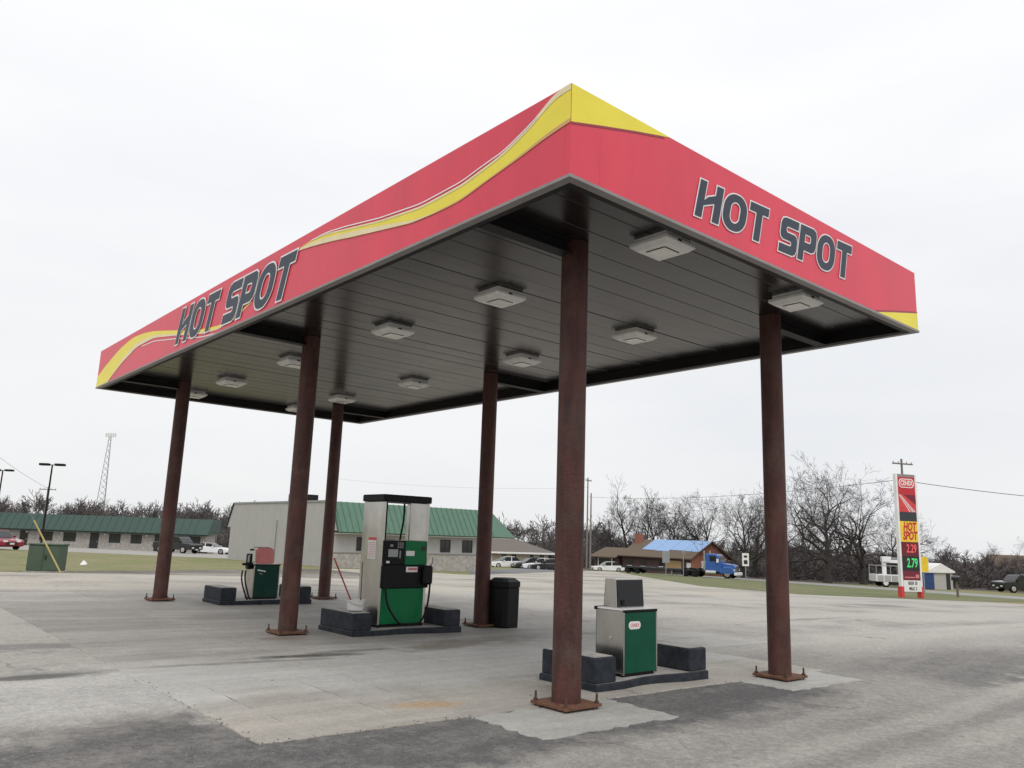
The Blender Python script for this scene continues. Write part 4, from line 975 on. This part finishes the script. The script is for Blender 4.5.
def face(px, s, deg, dz=0): p = at(px, s); return (p.x, p.y, p.z+.008+dz), VIEW_RZ+R(deg)
# local +x is rearwards: heading angle is where the tail points
l_, a_ = face(11, 60, 150); car('car', 'red car parked at the left edge beyond the green utility box', l_, a_, 4.55, 1.8, sedan, sed_g, 'carred', group='cars parked by the far buildings')
l_, a_ = face(231, 98, 172); car('car', 'white sports car parked at the end of the green roofed office building', l_, a_, 4.75, 1.85, cpe, cpe_g, 'carwhite', .34, 'cars parked by the far buildings', rim='galv')
l_, a_ = face(196, 90, 158)
pk_b = [(0, .45), (0, .95), (.1, 1.08), (1.35, 1.16), (3.5, 1.18), (5.45, 1.18), (5.5, .55), (5.1, .42), (.5, .40)]
pk_g = [(1.3, 1.16), (1.85, 1.72), (2.1, 1.80), (3.1, 1.80), (3.35, 1.74), (3.5, 1.18)]
car('pickup_truck', 'black pickup truck parked before the green roofed building', l_, a_, 5.5, 1.95, pk_b, pk_g, 'carblack', .40, 'cars parked by the far buildings')
for px, s, mt, dg, lb in ((489, 97, 'carwhite', 25, 'white car parked leftmost in front of the tan building'), (513, 96, 'carblack', 20, 'dark car parked between two others before the tan building'), (521.5, 95.5, 'carwhite', 10, 'white car tucked behind the dark cars by the tan building'), (530, 95, 'carblack', 8, 'low dark car parked rightmost in front of the tan building'), (592, 112, 'carwhite', 10, 'white car parked beyond the near column beside the brown house')):
    l_, a_ = face(px, s+3, dg, -.15); car('car', lb, l_, a_, 4.55, 1.8, sedan, sed_g, mt, group='cars parked by the far buildings')
# dark pickup and a second vehicle leaving at the far right
l_, a_ = face(998, 84, 8); car('pickup_truck', 'dark pickup truck with grey tonneau at the far right edge', l_, a_, 5.5, 1.95, pk_b, [(x, z) for x, z in pk_g], 'carblack', .40)
# blue conventional tractor with flatbed trailer on the road before the house
p = at(737.5, 92); dirv = Vector((rd.x, rd.y)); ra = VIEW_RZ+R(147)
tr = thing('semi_truck', 'blue conventional semi truck with white bumper before the brick house', 'truck', (p.x, p.y, p.z+.01), ra)
MB().prism([(.05, .65), (.0, 1.35), (.25, 1.55), (1.75, 1.72), (1.75, .75)], -.78, .78, 'y').build('hood', 'bluepaint', tr, bevel=.08)
MB().prism([(1.55, .70), (1.55, 1.78), (1.95, 2.55), (2.2, 2.68), (3.35, 2.70), (3.4, .70)], -1.08, 1.08, 'y').build('cab', 'bluepaint', tr, bevel=.06)
MB().add([(1.62, -.95, 1.82), (1.62, .95, 1.82), (1.97, .90, 2.46), (1.97, -.90, 2.46)], [(0, 1, 2, 3)]).build('windscreen', 'glass', tr, fix=False)
ws = tr.children[-1]
MB().add([(1.53, -.95, 1.83), (1.53, .95, 1.83), (1.885, .90, 2.50), (1.885, -.90, 2.50)], [(0, 1, 2, 3)]).build('windscreen', 'glass', tr, fix=False); bpy.data.objects.remove(ws)
for s_ in (-1, 1):
    MB().prism([(1.98, 1.85), (2.12, 2.45), (2.85, 2.45), (2.85, 1.85)], s_*1.082, s_*1.10, 'y').build('side_window', 'glass', tr)
    MB().prism([(.15, .55), (.10, 1.15), (.5, 1.3), (1.3, 1.3), (1.6, .95), (1.75, .55)], s_*.70, s_*1.12, 'y').build('fender', 'bluepaint', tr, bevel=.06)
    MB().box(.02, .14, s_*.88-.14, s_*.88+.14, .88, 1.08).build('headlight', 'light', tr)
    MB().cyl((3.5, s_*1.0, .8), (3.5, s_*1.0, 3.0), .075, n=10).build('exhaust_stack', 'chrome', tr)
    MB().cyl((2.1, s_*.98, .62), (3.3, s_*.98, .62), .27, n=14).build('fuel_tank', 'chrome', tr)
    wheel(tr, .85, s_*.95, .50, .28); wheel(tr, 4.6, s_*.9, .50, .5, 'beam'); wheel(tr, 5.75, s_*.9, .50, .5, 'beam')
    MB().box(1.75, 1.95, s_*1.3-.1, s_*1.3+.1, 1.75, 2.15).build('mirror', 'white', tr)
MB().box(-.035, .045, -.55, .55, .80, 1.42).build('grille', 'chrome', tr)
MB().box(-.25, .04, -1.12, 1.12, .40, .72, ch=.03).build('bumper', 'white', tr)
MB().box(1.0, 6.6, -.45, .45, .55, .80).build('chassis', 'carblack', tr)
tl_ = thing('flatbed_trailer', 'long dark flatbed trailer coupled behind the blue semi truck', 'trailer', (p.x+math.cos(ra)*4.2, p.y+math.sin(ra)*4.2, p.z+.03), ra)
MB().box(0, 9.6, -1.22, 1.22, .62, .80).build('deck', 'carblack', tl_)
MB().box(1.5, 9.4, -.5, -.35, .42, .615).box(1.5, 9.4, .35, .5, .42, .615).build('frame_rail', 'carblack', tl_)
for xx in (7.6, 8.8):
    for s_ in (-1, 1): wheel(tl_, xx, s_*.9, .30, .5, 'beam')
MB().box(3.2, 3.4, -.9, -.7, .05, .615).build('landing_leg', 'galv', tl_)
MB().box(3.2, 3.4, .7, .9, .05, .615).build('landing_leg', 'galv', tl_)
# white utility bucket truck behind the price sign
p = at(873, 84); ra2 = VIEW_RZ+R(186)
bt_ = thing('bucket_truck', 'white utility bucket truck parked behind the tall price sign', 'truck', (p.x, p.y, p.z+.01), VIEW_RZ+R(-6))
# local +x = towards its front (camera right)
MB().box(0, 2.9, -1.1, 1.1, .55, 1.25, ch=.02).build('utility_body', 'carwhite', bt_)
for i in range(4): MB().box(.12+.7*i, .72+.7*i, -1.125, -1.102, .62, 1.18).build('locker_door', 'siding', bt_)
MB().prism([(2.95, .55), (2.95, 2.15), (3.9, 2.15), (4.35, 1.45), (5.3, 1.35), (5.45, .60)], -1.0, 1.0, 'y').build('cab', 'carwhite', bt_, bevel=.06)
MB().prism([(3.15, 1.45), (3.15, 2.02), (3.82, 2.02), (4.15, 1.48)], -1.03, -1.005, 'y').build('side_window', 'glass', bt_)
MB().add([(3.97, -.88, 2.08), (3.97, .88, 2.08), (4.40, .9, 1.48), (4.40, -.9, 1.48)], [(0, 1, 2, 3)]).build('windscreen', 'glass', bt_, fix=False)
rk = MB()
for xx in (.04, 1.45, 2.86): rk.box(xx-.03, xx+.03, -1.08, -1.02, 1.252, 2.1); rk.box(xx-.03, xx+.03, 1.02, 1.08, 1.252, 2.1)
rk.box(.0, 2.9, -1.09, -1.02, 2.101, 2.17); rk.box(.0, 2.9, 1.02, 1.09, 2.101, 2.17); rk.build('ladder_rack', 'galv', bt_)
for s_ in (-1, 1):
    wheel(bt_, .95, s_*.9, .42, .3, 'white'); wheel(bt_, 4.45, s_*.9, .42, .3, 'white')
    MB().box(5.36, 5.46, s_*.75-.14, s_*.75+.14, .85, 1.05).build('headlight', 'light', bt_)
MB().box(5.4, 5.6, -1.0, 1.0, .45, .68).build('bumper', 'chrome', bt_)
MB().cyl((1.2, 0, 1.25), (1.2, 0, 2.5), .22, n=12).build('turret', 'carwhite', bt_)
MB().box(1.0, 5.6, -.16, .16, 2.42, 2.75, ch=.02).build('boom', 'carwhite', bt_)
MB().box(1.2, 6.2, -.12, .12, 2.80, 3.0).build('boom', 'galv', bt_)
MB().box(.9, 1.8, -.45, .15, 2.50, 3.05, ch=.05).build('bucket', 'carwhite', bt_)

# ------------------------------------------------------------------ price sign
p = G(911, 598); sg = thing('price_sign', 'tall leaning-looking red and yellow price sign on two white posts', 'sign', (p.x, p.y, p.z), VIEW_RZ+R(17)); sg.scale = (1, 1, .985)
sg['label'] = 'tall red and yellow fuel price sign on two white posts with red feet'
hw = .63; top = 6.62
for s_ in (-1, 1):
    MB().box(s_*hw-.06, s_*hw+.06, -.145, .06, .60, top).build('post', 'white', sg, bevel=.01)
    MB().box(s_*hw-.09, s_*hw+.09, -.17, .12, -.1, .599).build('post_foot', 'signred2', sg, bevel=.01)
a = hw-.062
def pan(name, m, z0, z1, d=.14): return MB().box(-a, a, -d, .05, z0, z1).build(name, m, sg)
pan('top_bar', 'trim', 6.45, 6.60)
lg = pan('logo_panel', 'redp', 5.50, 6.449)
MB().prism(rr(-a+.07, a-.07, 5.86, 6.36, .2), -.150, -.141, 'y').build('logo_border', 'white', lg)
MB().prism(rr(-a+.12, a-.12, 5.91, 6.31, .16), -.156, -.151, 'y').build('logo_field', 'signred2', lg)
tx = text_mesh('CENEX', .36, 'white', 'lettering', lg, .002, .03, xs=.70); tx.location = (0, -.159, 6.11); tx.rotation_euler = FACE_MY
sp_ = pan('stripe_panel', 'signred2', 4.55, 5.499)
for i, (xa, xb) in enumerate(((-a+.02, .12), (-a+.06, .30), (-a+.10, .44))):
    MB().add([(xa, -.143-.001*i, 5.48), (xa+.03, -.143-.001*i, 5.48), (xb+.07, -.143-.001*i, 4.56), (xb, -.143-.001*i, 4.56)], [(0, 1, 2, 3)]).build('stripe', 'white', sp_, fix=False)
MB().add([(a, -.1425, 5.49), (a, -.1425, 4.95), (-.25, -.1425, 5.49)], [(0, 1, 2)]).build('dark_wedge', 'panel_maroon', sp_, fix=False)
pan('dark_panel', 'sign_dark', 4.05, 4.549)
yp = pan('name_panel', 'sign_yellow', 2.95, 4.049)
for body, z in (('HOT', 3.74), ('SPOT', 3.26)):
    tx = text_mesh(body, .62, 'redp', 'lettering', yp, .002, .04, shear=.2, xs=.62); tx.location = (.04, -.145, z); tx.rotation_euler = FACE_MY
rp_ = pan('price_panel', 'panel_red', 2.20, 2.949)
tx = text_mesh('2.29', .62, 'led_red', 'lettering', rp_, .002, .01, shear=.1, xs=.62); tx.location = (.08, -.145, 2.58); tx.rotation_euler = FACE_MY
gp2 = pan('price_panel', 'led_off', 1.42, 2.199)
tx = text_mesh('2.79', .66, 'led_green', 'lettering', gp2, .002, .02, shear=.1, xs=.62); tx.location = (.08, -.145, 1.82); tx.rotation_euler = FACE_MY
mp_ = pan('service_panel', 'panel_maroon', .98-.05, 1.419)
MB().box(-a+.12, .22, -.145, -.141, 1.05, 1.11).build('print_line', 'pink', mp_)
MB().box(.26, a-.08, -.146, -.141, 1.05, 1.24).build('print_block', 'pink', mp_)
wp = MB().box(-a, a, -.19, .04, .34, .925).build('reader_board', 'white', sg)
for body, z in (('BEER 30', .77), ('MILK 3', .49)):
    tx = text_mesh(body, .24, 'dark', 'lettering', wp, .002, .02, xs=.72); tx.location = (0, -.194, z); tx.rotation_euler = FACE_MY
# yellow notice, blue bin and mailbox beside it
p = at(925, 60); ys_ = thing('small_sign', 'small yellow notice sign on a post just right of the price sign', 'sign', (p.x, p.y, p.z), VIEW_RZ)
MB().box(-.03, .03, 0, .06, 0, 2.5).build('post', 'galv', ys_); MB().box(-.36, .36, -.03, -.001, 1.5, 2.6).build('board', 'sign_yellow', ys_)
p = at(927, 80); bb = thing('storage_bin', 'dark blue bin beside the pale shed', 'bin', (p.x, p.y, p.z), VIEW_RZ)
MB().box(-.8, .8, 0, 1.2, 0, 1.5, ch=.05).build('body', 'blueb', bb); MB().box(-.83, .83, -.03, 1.23, 1.501, 1.6).build('lid', 'blueb', bb)
p = at(958, 50); mbx = thing('mailbox', 'dark mailbox on a post beside the road, right of the shed', 'mailbox', (p.x, p.y, p.z), VIEW_RZ+R(20))
MB().box(-.05, .05, -.05, .05, 0, 1.0).build('post', 'wood', mbx)
MB().prism([(-.14, 1.0), (.14, 1.0), (.14, 1.17)]+[(.14*math.cos(R(k)), 1.17+.12*math.sin(R(k))) for k in range(30, 180, 30)]+[(-.14, 1.17)], -.28, .28, 'y').build('box', 'carblack', mbx)
# road signs on the far verge
def road_sign(px, s, h, w_, hh_, lab, mt, rows=()):
    p = at(px, s); t = thing('road_sign', lab, 'sign', (p.x, p.y, p.z), VIEW_RZ, 'road signs by the highway')
    MB().box(-.035, .035, 0, .05, 0, h+.05).build('post', 'galv', t)
    bd = MB().box(-w_/2, w_/2, -.02, -.001, h-hh_, h).build('board', mt, t)
    for (x, z, b_, c_) in rows: MB().box(x-b_/2, x+b_/2, -.025, -.0205, z-c_/2, z+c_/2).build('sign_mark', 'dark', bd)
road_sign(746, 74, 2.55, .62, 1.15, 'white speed sign on a post right of the blue truck', 'white', [(0, 2.25, .3, .2), (0, 1.75, .34, .36)])
road_sign(666, 84, 2.6, .75, 1.2, 'grey back of a road sign in front of the brown house', 'galv')
road_sign(683.5, 84, 2.75, .3, .25, 'thin grey marker post in front of the brown house', 'galv')

# ------------------------------------------------------------------ poles, lamps, tower, wires
def utility_pole(px, s, h, lab, arms=1, rz=0, r=.14):
    p = at(px, s); t = thing('utility_pole', lab, 'pole', (p.x, p.y, p.z), VIEW_RZ+rz, 'utility poles')
    MB().cyl((0, 0, -.3), (0, 0, h), r, r*.65, n=10).build('pole', 'pole', t, smooth=True)
    for i in range(arms):
        z = h-.45-i*.9
        ca = MB().box(-1.1, 1.1, -.16, -.05, z-.06, z+.06).build('crossarm', 'pole', t)
        for x in (-1.0, -.45, .45, 1.0): MB().cyl((x, -.1, z+.061), (x, -.1, z+.22), .045, .03, n=8).build('insulator', 'galv', ca)
    return Vector((p.x, p.y, p.z+h-.3))
u1 = utility_pole(909, 70, 11.3, 'wooden utility pole with crossarm rising behind the price sign', 1, R(18))
u2 = utility_pole(586.5, 120, 13.6, 'wooden utility pole beside the nearest column', 1, R(60))
u3 = utility_pole(590, 112, 10.6, 'pale bare wooden pole close right of the nearest column', 0)
u4 = utility_pole(40, 118, 8.4, 'thin utility pole behind the left lamp post', 1, R(20), .12)
u5 = utility_pole(215, 140, 6.6, 'thin pale pole at the end of the green roofed office', 0, 0, .1)
def wire(name, a, b, sag, lab, r=.016, n=14):
    pts = [a.lerp(b, i/n)-Vector((0, 0, 4*sag*(i/n)*(1-i/n))) for i in range(n+1)]
    tag(MB().tube(pts, r, 4).build(name, 'dark', None), lab, 'wire', 'overhead wires')
u6 = at(1150, 66)+Vector((0, 0, 9.0))
wire('power_line', u1+Vector((0, 0, -1.6)), u6+Vector((0, 0, -1.2)), .25, 'dark overhead wire running right from the pole behind the sign', .030)
wire('power_line', u1+Vector((0, 0, -1.5)), u2+Vector((0, 0, -2.6)), .8, 'thin overhead wire crossing above the bare trees', .022)
u7 = at(330, 135)+Vector((0, 0, 13)); wire('power_line', u2+Vector((0, 0, -1.2)), u7, .7, 'thin overhead wire running left from the middle pole', .011)
u8 = at(-40, 110)+Vector((0, 0, 14)); wire('power_line', u4, u8, .4, 'thin overhead wire rising to the upper left edge', .022)
def lamp_post(px, s, h, lab):
    p = at(px, s); t = thing('lamp_post', lab, 'lamp post', (p.x, p.y, p.z), VIEW_RZ, 'parking lot lamp posts')
    MB().cyl((0, 0, 0), (0, 0, h), .085, .06, n=8).build('post', 'beam', t)
    MB().box(-.3, .3, -.04, .04, h, h+.05).build('arm', 'beam', t)
    for s_ in (-1, 1): MB().box(s_*.60-.36, s_*.60+.36, -.22, .22, h-.04, h+.14, ch=.04).build('lamp_head', 'beam', t)
lamp_post(40, 62, 6.55, 'dark double headed lamp post left of the radio tower')
lamp_post(-9, 74, 6.9, 'dark lamp post cut off by the left edge')
# lattice tower
p = at(98, 300); tw = thing('radio_tower', 'tall pale lattice radio tower rising above the far trees', 'tower', (p.x, p.y, p.z), VIEW_RZ)
H_ = 36.; b_ = 2.3; lg_ = [(math.cos(R(90+120*i)), math.sin(R(90+120*i))) for i in range(3)]
for x, y in lg_: MB().cyl((x*b_, y*b_, 0), (x*.5, y*.5, H_), .12, .09, n=5).build('tower_leg', 'galv', tw)
br_ = MB()
for k_ in range(16):
    z0, z1 = H_*k_/16, H_*(k_+1)/16; r0, r1 = b_+(.5-b_)*k_/16, b_+(.5-b_)*(k_+1)/16
    for i in range(3):
        x, y = lg_[i]; x2, y2 = lg_[(i+1) % 3]
        br_.cyl((x*r0, y*r0, z0), (x2*r1, y2*r1, z1), .055, n=3); br_.cyl((x2*r0, y2*r0, z0), (x2*r1*.0+x*r1, y*r1, z1), .055, n=3)
br_.build('bracing', 'galv', tw)
for i in range(5): MB().box(-1.9+.85*i, -1.45+.85*i, -.2, .2, H_-.3, H_+1.2).build('antenna_panel', 'white', tw)
# green utility cabinet and yellow marker by the lot edge
pL, pR_ = G(25, 571.5), G(55, 572); ax = Vector(V2(pR_))-Vector(V2(pL))
ub = thing('utility_cabinet', 'dark green metal utility cabinet on the grass at left', 'cabinet', (pL.x, pL.y, min(pL.z, pR_.z)), VIEW_RZ+R(8))
w_ = .90
MB().box(-.05, w_+.05, -.05, .7, -.03, .045).build('pad', 'concrete_isl', ub)
MB().box(0, w_, 0, .65, .046, .82, ch=.02).build('cabinet', 'boxgreen', ub)
MB().box(-.03, w_+.03, -.03, .68, .821, .87, ch=.015).build('lid', 'boxgreen', ub)
MB().box(w_/2-.006, w_/2+.006, -.006, -.0005, .08, .8).build('door_seam', 'dark', ub)
MB().box(w_/2+.05, w_/2+.10, -.03, -.0005, .40, .52).build('latch', 'dark', ub)
q0 = G(62, 573.5); tg = thing('marker_pole', 'yellow plastic guy marker leaning in front of the green cabinet', 'marker', (q0.x, q0.y, q0.z))
dq = ray(34, 520.5); hq = 2.05; tq = (q0.z+hq-CAM.z)/dq.z if False else None
sdist = (q0.x-CAM.x)*F2.x+(q0.y-CAM.y)*F2.y; topp = CAM+dq*((sdist-.8)/(dq.x*F2.x+dq.y*F2.y))
MB().cyl((0, 0, -.05), topp-q0, .022, n=8).build('sleeve', 'yellowp', tg)
MB().cyl((topp-q0)*1.0, (topp-q0)*1.25, .008, n=5).build('guy_wire', 'galv', tg)
q1 = G(80, 565); lt = MB().add([(0, 0, 0), (.22, -.05, .02), (.30, .12, .05), (.05, .2, .03), (.12, .06, .19), (.2, .12, .16)], [(0, 1, 4), (1, 2, 5), (2, 3, 5), (3, 0, 4), (4, 1, 5), (3, 4, 5)]).build('litter_bag', 'white', None)
lt.location = q1; tag(lt, 'crumpled white plastic bag lying in the grass right of the cabinet', 'litter')

# ------------------------------------------------------------------ bare trees
class Tree:
    def __init__(s, seed, h, r, limbs=7, depth=5, spread=.9, clear=.25, crook=.22, twig=.012, up=.06, kids=(3, 4), lite=False):
        s.lite = lite
        s.rng = random.Random(seed); s.a = MB(); s.b = MB(); s.depth = depth; s.crook = crook; s.twig = twig; s.up = up; s.kids = kids; s.spread = spread
        g = s.rng; p = Vector((0, 0, -.2)); d = Vector((g.uniform(-.06, .06), g.uniform(-.06, .06), 1)).normalized(); n = 9; sl_ = h*.72/n; nodes = []
        for i in range(n):
            q = p+d*sl_; ra, rb = r*(1-.78*i/n)*(1.35 if i == 0 else 1), r*(1-.78*(i+1)/n)
            s.a.cyl(p, q, ra, rb, 7, False); p = q; d = (d+Vector((g.gauss(0, crook*.45), g.gauss(0, crook*.45), .12))).normalized(); nodes.append((p, (i+1)/n, rb, d))
        for k_ in range(limbs):
            f = clear+(1-clear)*(k_+.5)/limbs; nd = min(nodes, key=lambda t: abs(t[1]-f)); az = k_*2.4+g.uniform(-.5, .5)
            el = R(8+52*(f-clear)/(1-clear))+g.uniform(-.15, .2); dd = Vector((math.cos(az)*math.cos(el), math.sin(az)*math.cos(el), math.sin(el)))
            s.grow(nd[0], dd, h*.40*spread*(1.15-.55*f), nd[2]*.70, 1)
        s.grow(p, d, h*.26, r*.24, 2)
        if h < 8: s.grow(p, Vector((.5, .2, .6)), h*.25, r*.2, 2); s.grow(p, Vector((-.5, -.3, .6)), h*.25, r*.2, 2)
    def grow(s, p, d, L_, r, lev):
        g = s.rng; n = (3 if lev < 2 else 2) if s.lite else (4 if lev < 3 else (3 if lev < 4 else 2)); mb = s.a if lev < 3 else s.b
        pts = [(p, d, r)]; re = max(s.twig, r*.5)
        for i in range(n):
            d = (d+Vector((g.gauss(0, s.crook), g.gauss(0, s.crook), g.gauss(s.up, s.crook*.7)))).normalized(); q = p+d*(L_/n)
            rr0, rr1 = r+(re-r)*i/n, r+(re-r)*(i+1)/n
            mb.cyl(p, q, max(s.twig, rr0), max(s.twig, rr1), 5 if lev < 3 and not s.lite else 3, False); p = q; pts.append((p, d, rr1))
        if lev >= s.depth: return
        k_ = g.randint(*s.kids)
        for i in range(k_):
            b0, bd, br0 = pts[g.randint(max(1, n-3), n)] if i else pts[-1]
            o = bd.orthogonal().normalized(); o.rotate(Matrix.Rotation(g.uniform(0, 6.28), 3, bd)); t = g.uniform(.45, 1.0) if i else .3
            s.grow(b0, (bd*math.cos(t)+o*math.sin(t)).normalized(), L_*g.uniform(.52, .78), br0*.76, lev+1)
    def build(s, name, label, loc, rz, group, sc=1):
        t = thing(name, label, 'tree', loc, rz, group); t.scale = (sc, sc, sc)
        s.a.build('trunk', 'bark', t, fix=False); s.b.build('crown', 'bark2', t, fix=False); return t
oak = Tree(11, 11.4, .46, 11, 6, 1.15, .20, .26, .0105, .05, (3, 3))
o_ = at(828, 92); T0 = oak.build('bare_tree', 'tallest bare oak with spreading limbs right of the front right column', (o_.x, o_.y, o_.z), .4, 'bare trees along the highway', .93)
spread2 = Tree(23, 8.8, .40, 10, 6, 1.45, .20, .30, .0105, .04, (3, 3))
o_ = at(864, 96); T1 = spread2.build('bare_tree', 'broad low bare tree between the tallest oak and the sign', (o_.x, o_.y, o_.z), 1.2, 'bare trees along the highway')
slim = Tree(31, 10.6, .27, 9, 5, .68, .26, .16, .012, .13, (3, 4))
slim2 = Tree(37, 10.2, .25, 8, 5, .72, .25, .18, .012, .13, (3, 4))
vase = Tree(41, 9.4, .30, 9, 5, .95, .18, .22, .012, .10, (3, 4))
lo = (slim, slim2, vase, spread2)
specs = [(628, 142, 0, 1.25, 'slender bare tree at the left end of the brown house, tallest there'), (643, 144, 1, 1.2, 'slender bare tree above the brick chimney'), (655, 138, 2, 1.05, 'bare tree rising behind the left edge of the blue tarpaulin'),
         (676, 138, 2, 1.12, 'forked bare tree behind the middle of the blue tarpaulin'), (709, 132, 3, 1.04, 'broad bare tree behind the gable peak of the brick house'), (744, 112, 2, 1.08, 'bare tree above the white speed sign'), (757, 118, 0, .98, 'bare tree just left of the front right column'),
         (790, 104, 3, .92, 'bare tree just right of the front right column'), (804, 120, 1, .85, 'thin bare tree left of the tallest oak'), (893, 108, 3, .82, 'low bare tree immediately left of the price sign'), (616, 140, 1, .80, 'small bare tree right of the wooden poles'),
         (850, 128, 2, .85, 'thin bare tree behind the tallest oak'), (992, 130, 1, .62, 'thin bare tree above the dark pickup at right'), (1040, 100, 3, .55, 'bare tree with a branch reaching in at the right edge'), (774, 128, 1, .85, 'bare tree hidden behind the front right column'), (692, 142, 1, .85, 'thin bare tree left of the gable peak')]
protos = {}
for i, (px, s, k_, sc, lab) in enumerate(specs):
    p = at(px, s)
    if k_ == 3: t = dup(T1)
    elif k_ in protos: t = dup(protos[k_])
    else: t = lo[k_].build('bare_tree', lab, (0, 0, 0), 0, ''); protos[k_] = t
    t.location = p; t.rotation_euler = (0, 0, i*1.7+.3); t.scale = (sc, sc, sc*random.uniform(.95, 1.05)); tag(t, lab, 'tree', 'bare trees along the highway')
# ---- far woods that read as one mass: many simple bare trees and brush in one mesh
wp_ = [Tree(100+i, 7.2, .11, 8, 4, .80, .15, .26, .040, .08, (3, 3), True) for i in range(5)]
bush = [Tree(200+i, 2.7, .05, 10, 2, 1.0, .05, .22, .055, .12, (6, 7), True) for i in range(4)]
import numpy as np
def np_tree(t):
    v = np.array(t.a.v+t.b.v); k_ = len(t.a.v); f = np.array(t.a.f+[], dtype=np.int64).reshape(-1, 4); g = np.array(t.b.f, dtype=np.int64).reshape(-1, 4)+k_ if t.b.f else np.zeros((0, 4), np.int64)
    return v, np.concatenate([f, g])
wp_ = [np_tree(t) for t in wp_]; bush = [np_tree(t) for t in bush]
def woods(name, label, items, seed):
    g = random.Random(seed); V_, F_ = [], []; off = 0
    for px, s, h, kind in items:
        v, f = (wp_ if kind == 0 else bush)[g.randint(0, 4 if kind == 0 else 3)]
        sc = h/(9. if kind == 0 else 3.2); a_ = g.uniform(0, 6.28); c, n = math.cos(a_), math.sin(a_); p = at(px, s)
        x = v[:, 0]*sc; y = v[:, 1]*sc; V_.append(np.stack([x*c-y*n+p.x, x*n+y*c+p.y, v[:, 2]*sc+p.z], 1)); F_.append(f+off); off += len(v)
    v = np.concatenate(V_); f = np.concatenate(F_)
    me = bpy.data.meshes.new(name); me.vertices.add(len(v)); me.vertices.foreach_set('co', v.ravel()); me.loops.add(f.size); me.loops.foreach_set('vertex_index', f.ravel())
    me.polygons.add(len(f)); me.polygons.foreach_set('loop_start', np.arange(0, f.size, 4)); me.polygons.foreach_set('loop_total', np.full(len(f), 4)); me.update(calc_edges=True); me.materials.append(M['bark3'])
    o = bpy.data.objects.new(name, me); COL.objects.link(o); o['kind'] = 'stuff'; o['label'] = label; o['category'] = 'woods'; return o
g = random.Random(77)
it = []
for i in range(120): it.append((g.uniform(-60, 245), g.uniform(150, 225), g.uniform(8.0, 11.0), 0))
for i in range(200): it.append((g.uniform(-60, 245), g.uniform(135, 190), g.uniform(2.5, 4.5), 1))
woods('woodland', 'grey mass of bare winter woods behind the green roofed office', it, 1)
it = []
for i in range(60): it.append((g.uniform(470, 615), g.uniform(150, 215), g.uniform(7.5, 10.5), 0))
for i in range(90): it.append((g.uniform(470, 615), g.uniform(135, 180), g.uniform(2.5, 4.5), 1))
woods('woodland', 'bare winter woods behind the tan building', it, 2)
it = []
for i in range(190): it.append((g.uniform(590, 1090), g.uniform(148, 215), g.uniform(5.6, 8.2), 0))
for i in range(330):
    px_ = g.uniform(600, 920); it.append((px_, g.uniform(144 if px_ < 755 else 108, 172 if px_ < 755 else 160), g.uniform(2.2, 4.2), 1))
for i in range(190): it.append((g.uniform(900, 1090), g.uniform(98, 150), g.uniform(2.2, 4.0), 1))
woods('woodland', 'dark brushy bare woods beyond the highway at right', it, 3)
